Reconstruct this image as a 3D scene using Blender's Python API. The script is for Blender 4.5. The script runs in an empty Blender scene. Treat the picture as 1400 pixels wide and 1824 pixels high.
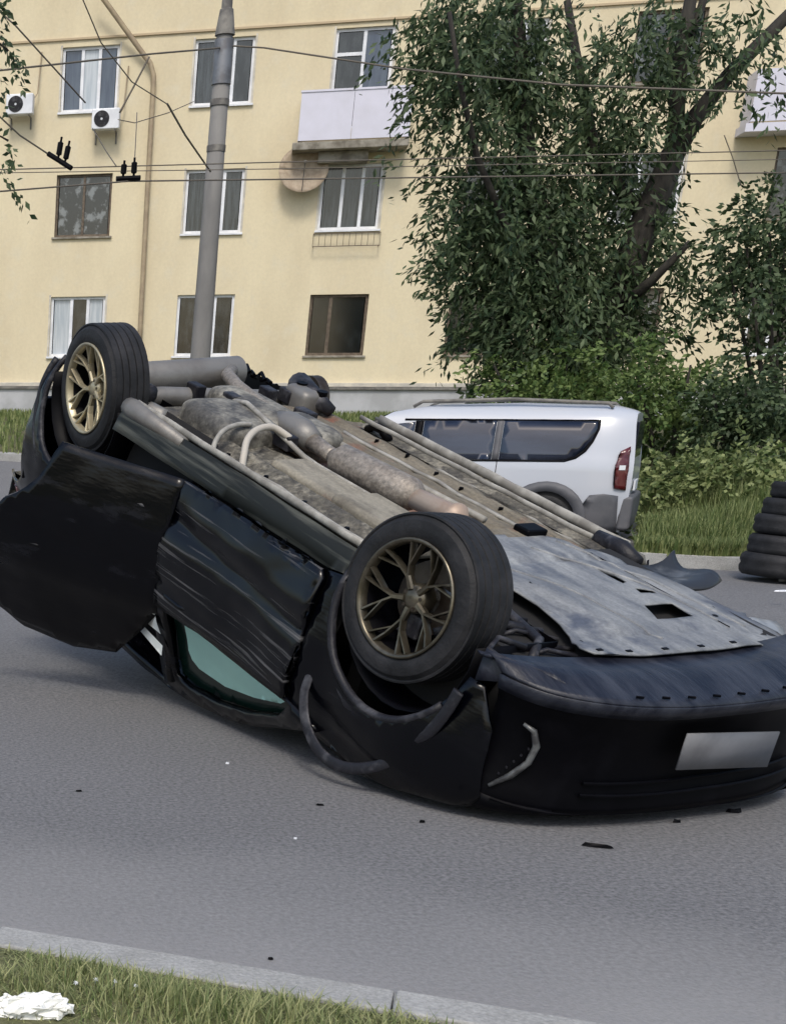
import bpy, bmesh, math, random
from math import sin, cos, pi, radians as R
from mathutils import Vector as V, Matrix, noise
from mathutils.geometry import delaunay_2d_cdt
import numpy as np
random.seed(7)
SC = bpy.context.scene
C = SC.collection

# ------------------------------------------------------------ camera
CF, CPX, CPY, PIT, ROL, H = 2533.2, -306.9, 1465.0, 0.28682, 0.0059, 1.4416
camd = bpy.data.cameras.new('camera'); cam = bpy.data.objects.new('camera', camd); C.objects.link(cam)
r0, f0, u0 = V((1,0,0)), V((0,cos(PIT),-sin(PIT))), V((0,sin(PIT),cos(PIT)))
cr = r0*cos(ROL)+u0*sin(ROL); cu = u0*cos(ROL)-r0*sin(ROL)
M = Matrix((( cr.x, cu.x, -f0.x, 0),( cr.y, cu.y, -f0.y, 0),( cr.z, cu.z, -f0.z, H),(0,0,0,1)))
cam.matrix_world = M
camd.sensor_fit = 'HORIZONTAL'; camd.sensor_width = 36; camd.lens = CF/1400*36
camd.shift_x = (700-CPX)/1400; camd.shift_y = (CPY-912)/1400
camd.clip_start = .1; camd.clip_end = 2000
SC.camera = cam
# ------------------------------------------------------------ light
SUN_EL, SUN_AZ = R(52), R(200)
w = bpy.data.worlds.new('World'); SC.world = w; w.use_nodes = True
nt = w.node_tree; bg = nt.nodes['Background']
sky = nt.nodes.new('ShaderNodeTexSky'); sky.sky_type = 'NISHITA'; sky.sun_disc = False
sky.sun_elevation = SUN_EL; sky.sun_rotation = SUN_AZ; sky.dust_density = 3; sky.air_density = 1.2
nt.links.new(sky.outputs[0], bg.inputs[0]); bg.inputs[1].default_value = .13
sd = bpy.data.lights.new('sun', 'SUN'); sd.energy = 1.3; sd.angle = R(14); sd.color = (1,.95,.86)
sun = bpy.data.objects.new('sun', sd); C.objects.link(sun)
sdir = V((sin(SUN_AZ)*cos(SUN_EL), cos(SUN_AZ)*cos(SUN_EL), sin(SUN_EL)))
sun.rotation_euler = sdir.to_track_quat('Z','Y').to_euler()
SC.view_settings.view_transform = 'Standard'; SC.view_settings.look = 'None'
SC.view_settings.exposure = 0.5; SC.view_settings.gamma = 1
SC.cycles.max_bounces = 8; SC.cycles.transparent_max_bounces = 16

# ------------------------------------------------------------ helpers
def ray(x, y):
    u=(x-CPX)/CF; v=(y-CPY)/CF; return cr*u + f0 - cu*v
def at(x, y, Y):
    d=ray(x,y); return V((0,0,H))+d*(Y/d.y)
def tag(o, label=None, cat=None, group=None, kind=None):
    if label: o['label']=label
    if cat: o['category']=cat
    if group: o['group']=group
    if kind: o['kind']=kind
    return o
def empty(name, loc=(0,0,0), rz=0, label=None, cat=None, group=None):
    o=bpy.data.objects.new(name,None); C.objects.link(o); o.location=loc; o.rotation_euler=(0,0,rz); o.empty_display_size=.2
    return tag(o,label,cat,group)
class MB:
    def __init__(s): s.v=[]; s.f=[]
    def add(s, vs, fs):
        n=len(s.v); s.v+= [tuple(p) for p in vs]; s.f+=[tuple(i+n for i in f) for f in fs]; return s
    def box(s, lo, hi, T=None):
        x0,y0,z0=lo; x1,y1,z1=hi
        p=[V(q) for q in ((x0,y0,z0),(x1,y0,z0),(x1,y1,z0),(x0,y1,z0),(x0,y0,z1),(x1,y0,z1),(x1,y1,z1),(x0,y1,z1))]
        if T: p=[T(q) for q in p]
        return s.add(p,[(0,3,2,1),(4,5,6,7),(0,1,5,4),(1,2,6,5),(2,3,7,6),(3,0,4,7)])
    def tube(s, pts, r, n=10, cap=True, flat=1.0):
        pts=[V(p) for p in pts]; N=len(pts); rs=r if isinstance(r,(list,tuple)) else [r]*N
        vs=[]; ref=None
        for i,p in enumerate(pts):
            t=(pts[min(i+1,N-1)]-pts[max(i-1,0)]).normalized()
            if ref is None:
                ref = V((0,0,1)) if abs(t.z)<.9 else V((1,0,0))
            a=(ref-t*ref.dot(t)).normalized(); b=t.cross(a); ref=a
            for k in range(n):
                an=2*pi*k/n; vs.append(p+a*cos(an)*rs[i]+b*sin(an)*rs[i]*flat)
        fs=[(i*n+k,i*n+(k+1)%n,(i+1)*n+(k+1)%n,(i+1)*n+k) for i in range(N-1) for k in range(n)]
        if cap: fs+=[tuple(range(n))[::-1],tuple((N-1)*n+k for k in range(n))]
        return s.add(vs,fs)
    def lathe(s, prof, n=48, T=None, close=False):
        vs=[]; P=len(prof)
        for i in range(n):
            a=2*pi*i/n
            for (r,y) in prof: vs.append(V((r*cos(a),y,r*sin(a))))
        if T: vs=[T(q) for q in vs]
        m = P if close else P-1
        fs=[(i*P+j,i*P+(j+1)%P,((i+1)%n)*P+(j+1)%P,((i+1)%n)*P+j) for i in range(n) for j in range(m)]
        return s.add(vs,fs)
    def grid(s, fn, us, vs_):
        nu,nv=len(us),len(vs_)
        return s.add([fn(u,v) for u in us for v in vs_],[(i*nv+j,(i+1)*nv+j,(i+1)*nv+j+1,i*nv+j+1) for i in range(nu-1) for j in range(nv-1)])
    def build(s, name, mat, parent=None, smooth=False, bevel=0, solid=0, auto=None, off=-1):
        me=bpy.data.meshes.new(name); me.from_pydata(s.v,[],s.f); me.update()
        o=bpy.data.objects.new(name,me); C.objects.link(o)
        if parent: o.parent=parent
        me.materials.append(mat)
        if smooth or auto:
            for p in me.polygons: p.use_smooth=True
        if auto: 
            me.set_sharp_from_angle(angle=R(auto))
        if solid:
            md=o.modifiers.new('solid','SOLIDIFY'); md.thickness=solid; md.offset=off
        if bevel:
            md=o.modifiers.new('bevel','BEVEL'); md.width=bevel; md.segments=2; md.limit_method='ANGLE'; md.angle_limit=R(35)
            for p in me.polygons: p.use_smooth=True
            md.harden_normals=True
        return o
def inside(p, poly):
    x,y=p; c=False; n=len(poly)
    for i in range(n):
        (x1,y1),(x2,y2)=poly[i],poly[(i+1)%n]
        if (y1>y)!=(y2>y) and x<(x2-x1)*(y-y1)/(y2-y1)+x1: c=not c
    return c
def densify(poly, res):
    out=[]
    for i in range(len(poly)):
        a=V(poly[i]); b=V(poly[(i+1)%len(poly)]); k=max(1,int((b-a).length/res))
        out+=[a.lerp(b,j/k) for j in range(k)]
    return out
def panel(outline, surf, res=.04, holes=(), jitter=.0):
    vs=[];ed=[]
    for loop in (outline,*holes):
        L=densify(loop,res); n0=len(vs); vs+=L; ed+=[(n0+i,n0+(i+1)%len(L)) for i in range(len(L))]
    xs=[p[0] for p in outline]; ys=[p[1] for p in outline]
    nx=int((max(xs)-min(xs))/res)+1; ny=int((max(ys)-min(ys))/res)+1
    bd=[tuple(q) for q in vs]
    for i in range(nx+1):
        for j in range(ny+1):
            q=(min(xs)+i*res+(j%2)*res*.5, min(ys)+j*res)
            if not inside(q,outline) or any(inside(q,h) for h in holes): continue
            if min((q[0]-b[0])**2+(q[1]-b[1])**2 for b in bd)<(res*.45)**2: continue
            vs.append(V(q))
    r=delaunay_2d_cdt(vs,ed,[],0,1e-5)
    V2,F=r[0],r[2]
    ff=[]
    for f in F:
        c=(sum(V2[i][0] for i in f)/len(f),sum(V2[i][1] for i in f)/len(f))
        if inside(c,outline) and not any(inside(c,h) for h in holes): ff.append(tuple(f))
    m=MB(); m.add([surf(p[0],p[1]) for p in V2],ff); return m
def interp(x, pts):
    if x<=pts[0][0]: return pts[0][1]
    for (a,b),(c,d) in zip(pts,pts[1:]):
        if x<=c: return b+(d-b)*(x-a)/(c-a)
    return pts[-1][1]
def sstep(a,b,x):
    t=min(1,max(0,(x-a)/(b-a))); return t*t*(3-2*t)
def arc(cx,cy,r,a0,a1,n=14): return [(cx+r*cos(R(a0+(a1-a0)*i/n)),cy+r*sin(R(a0+(a1-a0)*i/n))) for i in range(n+1)]

# ------------------------------------------------------------ materials
def mat(name, col, rough=.6, metal=0, col2=None, scale=5, lo=.4, hi=.6, bump=0, bscale=None, coat=0, stretch=None, detail=6, spec=None, fine=None, trans=0, col3=None, s3=1, l3=.5, h3=.6, rough2=None):
    m=bpy.data.materials.new(name); m.use_nodes=True; n=m.node_tree; b=n.nodes['Principled BSDF']
    b.inputs['Base Color'].default_value=(*col,1); b.inputs['Roughness'].default_value=rough; b.inputs['Metallic'].default_value=metal
    if coat: b.inputs['Coat Weight'].default_value=coat; b.inputs['Coat Roughness'].default_value=.08
    if spec is not None: b.inputs['Specular IOR Level'].default_value=spec
    tc=n.nodes.new('ShaderNodeTexCoord'); src=tc.outputs['Object']
    if stretch:
        mp=n.nodes.new('ShaderNodeMapping'); mp.inputs['Scale'].default_value=stretch; n.links.new(src,mp.inputs[0]); src=mp.outputs[0]
    def nz(sc, det=detail, rgh=.6, s=src):
        t=n.nodes.new('ShaderNodeTexNoise'); t.inputs['Scale'].default_value=sc; t.inputs['Detail'].default_value=det; t.inputs['Roughness'].default_value=rgh; n.links.new(s,t.inputs['Vector']); return t
    def ramp(t,a,b_):
        r=n.nodes.new('ShaderNodeMapRange'); r.inputs['From Min'].default_value=a; r.inputs['From Max'].default_value=b_; n.links.new(t,r.inputs['Value']); r.clamp=True; return r.outputs[0]
    last=None
    if col2:
        mx=n.nodes.new('ShaderNodeMix'); mx.data_type='RGBA'; mx.inputs[6].default_value=(*col,1); mx.inputs[7].default_value=(*col2,1)
        fac=ramp(nz(scale).outputs['Fac'],lo,hi); n.links.new(fac,mx.inputs[0]); last=mx.outputs[2]
        if rough2 is not None:
            rr=n.nodes.new('ShaderNodeMapRange'); rr.inputs['To Min'].default_value=rough; rr.inputs['To Max'].default_value=rough2; n.links.new(fac,rr.inputs[0]); n.links.new(rr.outputs[0],b.inputs['Roughness'])
    if col3:
        mx=n.nodes.new('ShaderNodeMix'); mx.data_type='RGBA'
        if last: n.links.new(last,mx.inputs[6])
        else: mx.inputs[6].default_value=(*col,1)
        mx.inputs[7].default_value=(*col3,1); n.links.new(ramp(nz(s3,4,s=tc.outputs['Object']).outputs['Fac'],l3,h3),mx.inputs[0]); last=mx.outputs[2]
    if fine:
        mx=n.nodes.new('ShaderNodeMix'); mx.data_type='RGBA'; mx.blend_type='MULTIPLY'; mx.inputs[0].default_value=1
        if last: n.links.new(last,mx.inputs[6])
        else: mx.inputs[6].default_value=(*col,1)
        t=nz(fine[0],2,.7,tc.outputs['Object']); r=n.nodes.new('ShaderNodeMapRange'); r.inputs['From Min'].default_value=.3; r.inputs['From Max'].default_value=.7; r.inputs['To Min'].default_value=1-fine[1]; r.inputs['To Max'].default_value=1+fine[1]
        n.links.new(t.outputs['Fac'],r.inputs[0]); cb=n.nodes.new('ShaderNodeCombineColor')
        for k in range(3): n.links.new(r.outputs[0],cb.inputs[k])
        n.links.new(cb.outputs[0],mx.inputs[7]); last=mx.outputs[2]
    if last: n.links.new(last,b.inputs['Base Color'])
    if bump:
        t=nz(bscale or scale,4); bp=n.nodes.new('ShaderNodeBump'); bp.inputs['Strength'].default_value=1; bp.inputs['Distance'].default_value=bump; n.links.new(t.outputs['Fac'],bp.inputs['Height']); n.links.new(bp.outputs[0],b.inputs['Normal'])
        if coat: n.links.new(bp.outputs[0],b.inputs['Coat Normal'])
    return m
def leafmat(name, c1, c2, trans=.25, rough=.55):
    m=bpy.data.materials.new(name); m.use_nodes=True; n=m.node_tree; b=n.nodes['Principled BSDF']
    g=n.nodes.new('ShaderNodeNewGeometry'); mx=n.nodes.new('ShaderNodeMix'); mx.data_type='RGBA'
    mx.inputs[6].default_value=(*c1,1); mx.inputs[7].default_value=(*c2,1); n.links.new(g.outputs['Random Per Island'],mx.inputs[0]); n.links.new(mx.outputs[2],b.inputs['Base Color'])
    b.inputs['Roughness'].default_value=rough; b.inputs['Specular IOR Level'].default_value=.35
    tr=n.nodes.new('ShaderNodeBsdfTranslucent'); n.links.new(mx.outputs[2],tr.inputs[0]); ms=n.nodes.new('ShaderNodeMixShader'); ms.inputs[0].default_value=trans
    out=n.nodes['Material Output']; n.links.new(b.outputs[0],ms.inputs[1]); n.links.new(tr.outputs[0],ms.inputs[2]); n.links.new(ms.outputs[0],out.inputs[0])
    return m
asphalt=mat('asphalt',(.130,.130,.134),.85,col2=(.146,.146,.151),scale=.5,lo=.35,hi=.65,bump=.005,bscale=90,fine=(60,.42),col3=(.16,.16,.163),s3=40,l3=.60,h3=.75)
kerbm=mat('kerb_concrete',(.33,.33,.32),.9,col2=(.23,.23,.22),scale=6,lo=.35,hi=.75,bump=.004,bscale=60,fine=(90,.2))
soil=mat('soil',(.06,.07,.025),.95,col2=(.10,.09,.045),scale=3,bump=.02,bscale=18)
plaster=mat('yellow_plaster',(.65,.575,.405),.9,col2=(.57,.495,.345),scale=.8,stretch=(1,1,.35),lo=.40,hi=.72,bump=.004,bscale=40,col3=(.61,.555,.42),s3=2.2,l3=.55,h3=.8,fine=(14,.035))
plinthm=mat('plinth_paint',(.42,.43,.45),.9,col2=(.33,.34,.35),scale=1.2,bump=.004,bscale=30)
ledgem=mat('plinth_ledge_paint',(.6,.56,.47),.85,col2=(.42,.4,.36),scale=3)
darktrim=mat('tarred_metal',(.10,.095,.09),.7,col2=(.2,.19,.17),scale=6)
whitep=mat('white_plastic',(.72,.74,.78),.45,col2=(.6,.62,.66),scale=3)
brownp=mat('brown_wood',(.07,.05,.035),.6,col2=(.13,.1,.07),scale=12)
concrete=mat('pole_concrete',(.15,.147,.142),.85,col2=(.21,.205,.195),scale=3,lo=.35,hi=.7,bump=.004,bscale=40,stretch=(1,1,.35))
slabm=mat('balcony_slab',(.3,.28,.24),.9,col2=(.14,.125,.1),scale=4,lo=.4,hi=.65,bump=.01,bscale=15)
lilac=mat('lilac_sheet',(.60,.60,.70),.5,col2=(.54,.54,.62),scale=2,lo=.35,hi=.7)
pipem=mat('painted_pipe',(.36,.29,.19),.6,col2=(.28,.22,.15),scale=4)
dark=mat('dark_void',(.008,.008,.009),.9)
wirem=mat('cable_black',(.11,.095,.075),.7)
rust=mat('old_roof_metal',(.16,.13,.11),.7,col2=(.1,.09,.08),scale=2)
dishm=mat('dish_mesh',(.30,.235,.17),.7,col2=(.38,.31,.23),scale=9)
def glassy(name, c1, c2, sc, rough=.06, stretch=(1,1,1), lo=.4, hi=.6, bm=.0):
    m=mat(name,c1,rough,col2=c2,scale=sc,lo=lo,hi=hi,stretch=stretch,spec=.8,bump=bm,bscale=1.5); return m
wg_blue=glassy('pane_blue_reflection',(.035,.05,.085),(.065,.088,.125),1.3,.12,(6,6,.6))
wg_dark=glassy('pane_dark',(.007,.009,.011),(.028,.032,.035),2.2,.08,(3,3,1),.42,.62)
wg_curt=glassy('pane_curtain',(.04,.048,.055),(.010,.013,.016),1.8,.1,(9,9,.7),.4,.6)
wg_white=glassy('pane_white_curtain',(.34,.39,.44),(.46,.5,.54),2,.2,(8,8,.5))
carblack=mat('black_paint',(.0006,.0008,.002),.2,spec=.3,col2=(.016,.017,.024),scale=2.6,lo=.58,hi=.85,stretch=(.8,2,4),rough2=.6,bump=.006,bscale=1.6)
carscr=mat('scratched_black_paint',(.0006,.0008,.002),.2,spec=.4,col2=(.12,.12,.125),scale=4.5,lo=.56,hi=.70,stretch=(.22,1,8.5),rough2=.7,bump=.0,detail=5)
rockm=mat('rocker_dusty_black',(.010,.012,.011),.55,spec=.25,col2=(.11,.115,.10),scale=3.2,lo=.44,hi=.72,stretch=(.35,3,8),detail=5)
bumperm=mat('dusty_bumper_plastic',(.006,.0075,.015),.38,spec=.35,col2=(.036,.040,.054),scale=5,lo=.38,hi=.68,bump=.002,bscale=40,stretch=(.6,3,1),detail=9)
blackpl=mat('black_plastic',(.001,.001,.002),.5,col2=(.004,.004,.006),scale=6,lo=.5,hi=.8,spec=.1)
greypl=mat('grey_plastic_trim',(.012,.012,.016),.5,spec=.3,col2=(.09,.09,.10),scale=9,lo=.5,hi=.72,bump=.004,bscale=30)
under=mat('underbody_coating',(.085,.078,.062),.75,col2=(.05,.046,.04),scale=8,lo=.42,hi=.66,bump=.014,bscale=30,col3=(.19,.175,.14),s3=11,l3=.5,h3=.62,fine=(45,.45),detail=9)
underbr=mat('dusty_floor_brown',(.115,.098,.07),.8,col2=(.19,.168,.128),scale=9,lo=.40,hi=.66,stretch=(.35,2,1),detail=9,bump=.012,bscale=25,col3=(.16,.075,.05),s3=5,l3=.58,h3=.75,fine=(60,.2))
panm=mat('pale_floor_shield',(.24,.22,.175),.7,col2=(.12,.108,.085),scale=8,lo=.42,hi=.66,stretch=(.5,1.6,1),detail=9,bump=.006,bscale=20,col3=(.22,.13,.10),s3=3,l3=.55,h3=.75,fine=(60,.15))
creasem=mat('scraped_crease',(.035,.035,.040),.55,col2=(.17,.17,.175),scale=5,lo=.45,hi=.7,stretch=(.5,4,4))
sillm=mat('dusty_sill',(.09,.092,.085),.6,col2=(.2,.195,.18),scale=5,lo=.42,hi=.66,stretch=(.5,4,4),bump=.004,bscale=12,fine=(50,.2))
seamm=mat('seam_light',(.34,.33,.30),.6,col2=(.2,.19,.17),scale=9)
tankm=mat('fuel_tank_plastic',(.065,.062,.056),.6,col2=(.21,.20,.17),scale=7,lo=.42,hi=.62,bump=.008,bscale=16,fine=(45,.4),detail=9)
alum=mat('exhaust_metal',(.27,.24,.205),.5,metal=.35,col2=(.19,.165,.14),scale=9,lo=.42,hi=.7,bump=.005,bscale=30,fine=(50,.35),detail=9)
silenc=mat('rear_silencer_metal',(.20,.195,.185),.5,metal=.4,col2=(.15,.14,.13),scale=5,lo=.45,hi=.7,bump=.003,bscale=20)
shield=mat('heat_shield',(.27,.17,.13),.6,metal=.2,col2=(.12,.06,.045),scale=5,lo=.4,hi=.66,bump=.006,bscale=20)
traym=mat('undertray_dusty',(.105,.112,.125),.45,col2=(.26,.27,.275),scale=9,lo=.36,hi=.68,stretch=(.35,1.6,1),detail=10,bump=.0,col3=(.07,.08,.105),s3=3.4,l3=.56,h3=.68,fine=(80,.18),rough2=.6)
tyre=mat('tyre_rubber',(.009,.0095,.011),.65,spec=.3,col2=(.026,.026,.029),scale=6,lo=.4,hi=.7,bump=.003,bscale=60)
gold=mat('bronze_alloy',(.085,.075,.055),.32,metal=.8,col2=(.22,.195,.15),scale=8,lo=.4,hi=.7)
goldl=mat('pale_gold_alloy',(.44,.39,.27),.38,metal=.6,col2=(.24,.21,.15),scale=6,lo=.45,hi=.7)
discm=mat('brake_disc',(.10,.09,.08),.45,metal=.7,col2=(.05,.035,.025),scale=8)
platem=mat('number_plate_smeared',(.17,.175,.19),.5,col2=(.07,.072,.08),scale=2.2,lo=.45,hi=.7)
vanw=mat('van_white',(.44,.46,.50),.3,coat=.5,col2=(.42,.45,.51),scale=1.2,lo=.3,hi=.7)
vanglass=glassy('van_glass',(.004,.007,.019),(.018,.025,.045),1.2,.12,(.6,1,3))
vanclad=mat('van_grey_cladding',(.075,.078,.088),.6,col2=(.1,.1,.11),scale=4)
redl=mat('tail_lamp_red',(.085,.008,.010),.25,coat=.5,col2=(.07,.006,.008),scale=9)
chrome=mat('silver_trim',(.5,.51,.53),.3,metal=.7)
bark=mat('bark',(.014,.012,.010),.9,col2=(.03,.027,.021),scale=9,bump=.02,bscale=14,stretch=(1,1,.3))
leafA=leafmat('willow_leaf',(.014,.036,.014),(.12,.165,.08),.3)
leafB=leafmat('bush_leaf',(.04,.085,.018),(.17,.23,.075))
leafC=leafmat('weed_leaf',(.06,.10,.025),(.27,.31,.13))
grassm=leafmat('grass_blade',(.11,.16,.05),(.46,.46,.23),.35)
weedm=leafmat('weed_blade',(.07,.12,.03),(.28,.31,.13),.35)
white_piece_mat=mat('white_cloth',(.75,.78,.76),.8,col2=(.6,.64,.62),scale=4,bump=.01,bscale=8)
def tint(name, col, mixf, rough=.05):
    m=bpy.data.materials.new(name); m.use_nodes=True; n=m.node_tree; n.nodes.remove(n.nodes['Principled BSDF'])
    t=n.nodes.new('ShaderNodeBsdfTransparent'); t.inputs[0].default_value=(*col,1); g=n.nodes.new('ShaderNodeBsdfGlossy'); g.inputs['Roughness'].default_value=rough; g.inputs[0].default_value=(.8,.8,.8,1)
    fr=n.nodes.new('ShaderNodeFresnel'); fr.inputs[0].default_value=1.5; ms=n.nodes.new('ShaderNodeMixShader')
    n.links.new(fr.outputs[0],ms.inputs[0]); n.links.new(t.outputs[0],ms.inputs[1]); n.links.new(g.outputs[0],ms.inputs[2]); n.links.new(ms.outputs[0],n.nodes['Material Output'].inputs[0]); return m
greenglass=mat('green_tinted_glass',(.004,.014,.011),.15,spec=.25)
teal=mat('painted_pane_brightness',(.36,.62,.54),.35,col2=(.30,.52,.47),scale=2,lo=.3,hi=.7,spec=.6)  # opaque teal stands in for the brightness seen in the side glass

# ------------------------------------------------------------ ground
def ee(x,y): return .288*(x-9.12)+.957*(y-14.68)
def gz(x,y): return 1.05*sstep(.3,18,ee(x,y))-.13*sstep(7,13,y)*(1-sstep(4,14,ee(x,y)))
xs=[-400,-150,-60]+[-30+i*1.5 for i in range(74)]+[110,200,400]; ys=[-100,-30]+[-6+i*1.2 for i in range(56)]+[90,200,500]
m=MB(); m.grid(lambda x,y:(x,y,gz(x,y)-.03), xs, ys); tag(m.build('ground',soil,smooth=True),kind='structure')
# verge kerb (near): back edge line
A,B=V((.47,3.61)),V((1.59,3.08)); kd=(B-A).normalized(); kn=V((kd.y,-kd.x));  # toward the camera
if kn.y>0: kn=-kn
L0=A-kd*14; 
KZ=.09
def K(s,o,z): q=L0+kd*s+kn*o; return (q.x,q.y,z)
farK=[V(p) for p in ((45,-4.6),(20,8.9),(9.25,14.6),(9.02,15.5),(9.3,16.3),(10.2,17.9),(9.2,20.4),(3.3,26.2),(-12,36),(-40,50))]
def smooth_poly(P,k=6):
    out=[]
    for i in range(len(P)-1):
        p0,p1,p2,p3=P[max(i-1,0)],P[i],P[i+1],P[min(i+2,len(P)-1)]
        for j in range(k):
            t=j/k; out.append(p1+(p2-p1)*t if (p1-p2).length>15 else .5*((2*p1)+(p2-p0)*t+(2*p0-5*p1+4*p2-p3)*t*t+(3*p1-p0-3*p2+p3)*t**3))
    return out+[P[-1]]
farS=farK[:2]+smooth_poly(farK[1:9],8)[0:]+[farK[9]]
road_poly=[tuple(p) for p in farS]+[(-60,40),(-60,20),tuple((L0-kd*30).to_tuple()[:2])]
road_poly+= [K(0,0,0)[:2],K(60,0,0)[:2]]
def offs(P,d):
    out=[]
    for i,p in enumerate(P):
        t=(P[min(i+1,len(P)-1)]-P[max(i-1,0)]).normalized(); out.append(p+V((t.y,-t.x))*d)
    return out
def pale_near_kerb(mt):  # mixes a paler grey into the asphalt towards the near kerb
    n=mt.node_tree; b=n.nodes['Principled BSDF']; src=b.inputs['Base Color'].links[0].from_socket
    g=n.nodes.new('ShaderNodeNewGeometry'); d=n.nodes.new('ShaderNodeVectorMath'); d.operation='DOT_PRODUCT'; d.inputs[1].default_value=(-kn.x,-kn.y,0); n.links.new(g.outputs['Position'],d.inputs[0])
    o_=-(A.x*kn.x+A.y*kn.y); nz=n.nodes.new('ShaderNodeTexNoise'); nz.inputs['Scale'].default_value=1.1; nz.inputs['Detail'].default_value=5; n.links.new(g.outputs['Position'],nz.inputs['Vector'])
    ad=n.nodes.new('ShaderNodeMath'); ad.operation='MULTIPLY_ADD'; ad.inputs[1].default_value=1.1; n.links.new(nz.outputs['Fac'],ad.inputs[0]); n.links.new(d.outputs['Value'],ad.inputs[2])
    r=n.nodes.new('ShaderNodeMapRange'); r.inputs['From Min'].default_value=o_+.45; r.inputs['From Max'].default_value=o_+1.9; r.inputs['To Min'].default_value=.75; r.inputs['To Max'].default_value=0; n.links.new(ad.outputs[0],r.inputs[0])
    mx=n.nodes.new('ShaderNodeMix'); mx.data_type='RGBA'; n.links.new(r.outputs[0],mx.inputs[0]); n.links.new(src,mx.inputs[6]); mx.inputs[7].default_value=(.29,.285,.28,1); n.links.new(mx.outputs[2],b.inputs['Base Color'])
pale_near_kerb(asphalt)
m=panel([tuple(p) for p in road_poly],lambda x,y:V((x,y,gz(x,y))),res=1.2)
tag(m.build('road',asphalt,smooth=True),kind='structure')
# kerbs
def kerb_strip(P,z0,wd,h,name,gap=1.0):
    m=MB()
    for i in range(len(P)-1):
        a,b=P[i],P[i+1]; L=(b-a).length; k=max(1,round(L/gap)); t=(b-a).normalized(); n=V((t.y,-t.x))
        for j in range(k):
            p=a+t*(L*j/k+.0025); q=a+t*(L*(j+1)/k-.0012); dz=random.uniform(-.003,.003)
            pts=[p,q,q+n*wd,p+n*wd]; sgn=[V((c.x,c.y,z0(c.x,c.y)-.12)) for c in pts]+[V((c.x,c.y,z0(c.x,c.y)+h+dz)) for c in pts]
            m.add(sgn,[(0,3,2,1),(4,5,6,7),(0,1,5,4),(1,2,6,5),(2,3,7,6),(3,0,4,7)])
    return m.build(name,kerbm,bevel=.008)
sgn = 1
nearP=[V(K(s,0,0)[:2]) for s in (2,8,11,12,13,14,15,16,17,18,20,24,32)]
k1=kerb_strip(nearP,lambda x,y:0,.135,KZ,'kerb')
tag(k1,kind='structure')
k2=kerb_strip([p for p in farS],gz,-.16,.13,'kerb'); 
tag(k2,kind='structure')
# far lawn surface, above the ground, behind the far kerb
lawn_poly=[tuple(p) for p in offs(farS,-.15)]+[(-60,80),(70,80),(70,-10)]
def n2(x,y,s,sd=0): return noise.noise(V((x*s,y*s,sd)))
m=panel(lawn_poly,lambda x,y:V((x,y,gz(x,y)+.11+.05*n2(x,y,.7))),res=1.6)
tag(m.build('lawn',soil,smooth=True),kind='structure')
# near verge
m=MB(); m.grid(lambda s,o:(lambda q:V((q[0],q[1],.080+.012*n2(q[0],q[1],3)+.015*o)))(K(s,.134+o,0)),[i*.25 for i in range(120)],[0,.1,.2,.4,.7,1,1.5,2,3,5])
tag(m.build('verge',mat('verge_soil',(.14,.135,.07),.95,col2=(.085,.095,.035),scale=6,lo=.35,hi=.65,bump=.01,bscale=40,fine=(120,.3)),smooth=True),kind='structure')

def blade(m,p,h,w_,lean,rz,segs=2):
    d=V((cos(rz),sin(rz),0)); s_=V((-sin(rz),cos(rz),0))
    a=p-s_*w_*.5; b=p+s_*w_*.5; c=p+V((0,0,h*.55))+d*lean*.3; t=p+V((0,0,h))+d*lean
    m.add([a,b,c+s_*w_*.4,c-s_*w_*.4,t],[(0,1,2,3),(3,2,4)])
m=MB()
for i in range(52000):
    s=random.uniform(11.5,17.5); o=.15+abs(random.gauss(0,.5))
    dn=n2(s,o,2.3)+.5*n2(s,o,7,3)
    if dn<-.22 and random.random()<.7: continue
    x,y,_=K(s,o,0); h=random.uniform(.02,.062)*(1.15+1.0*dn)
    h*=sstep(.08,.35,o)*.6+.4
    blade(m,V((x,y,.07)),h,random.uniform(.0018,.006),random.uniform(.0,.075),random.uniform(0,2*pi))
for i in range(170):   # taller tufts at the kerb edge
    s=random.choice((13.55,13.75,13.95,14.25,14.6,14.75,15.1,15.5))+random.gauss(0,.05); o=random.uniform(.17,.24); x,y,_=K(s,o,0)
    blade(m,V((x,y,.07)),random.uniform(.03,.07),.004,random.uniform(.0,.05),random.uniform(0,2*pi))
tag(m.build('verge_grass',grassm),'short patchy grass growing on the verge behind the near kerb','grass',kind='stuff')
# far lawn grass / weeds
m=MB()
cand=[tuple(p) for p in lawn_poly]
n=0
while n<60000:
    if random.random()<.72:
        px=random.uniform(1080,1400); Y=14.6+random.random()**1.5*7
    else:
        px=random.uniform(-60,800); Y=random.uniform(22,40)
    x=(px-CPX)/CF*Y*1.02; y=Y
    if not inside((x,y),cand): n+=.2; continue
    n+=1
    t=.5+.5*n2(x,y,.9,5); right=px>1000
    h=(random.uniform(.10,.55)*(.25+1.5*t*t) if right and ee(x,y)>.45 else random.uniform(.08,.22))
    blade(m,V((x,y,gz(x,y)+.1)),h,random.uniform(.012,.028) if right else .03,random.uniform(0,.25)*h*2,random.uniform(0,2*pi))
tag(m.build('lawn_grass',weedm),'tall weeds and grass on the lawn beyond the far kerb','grass',kind='stuff')

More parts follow.
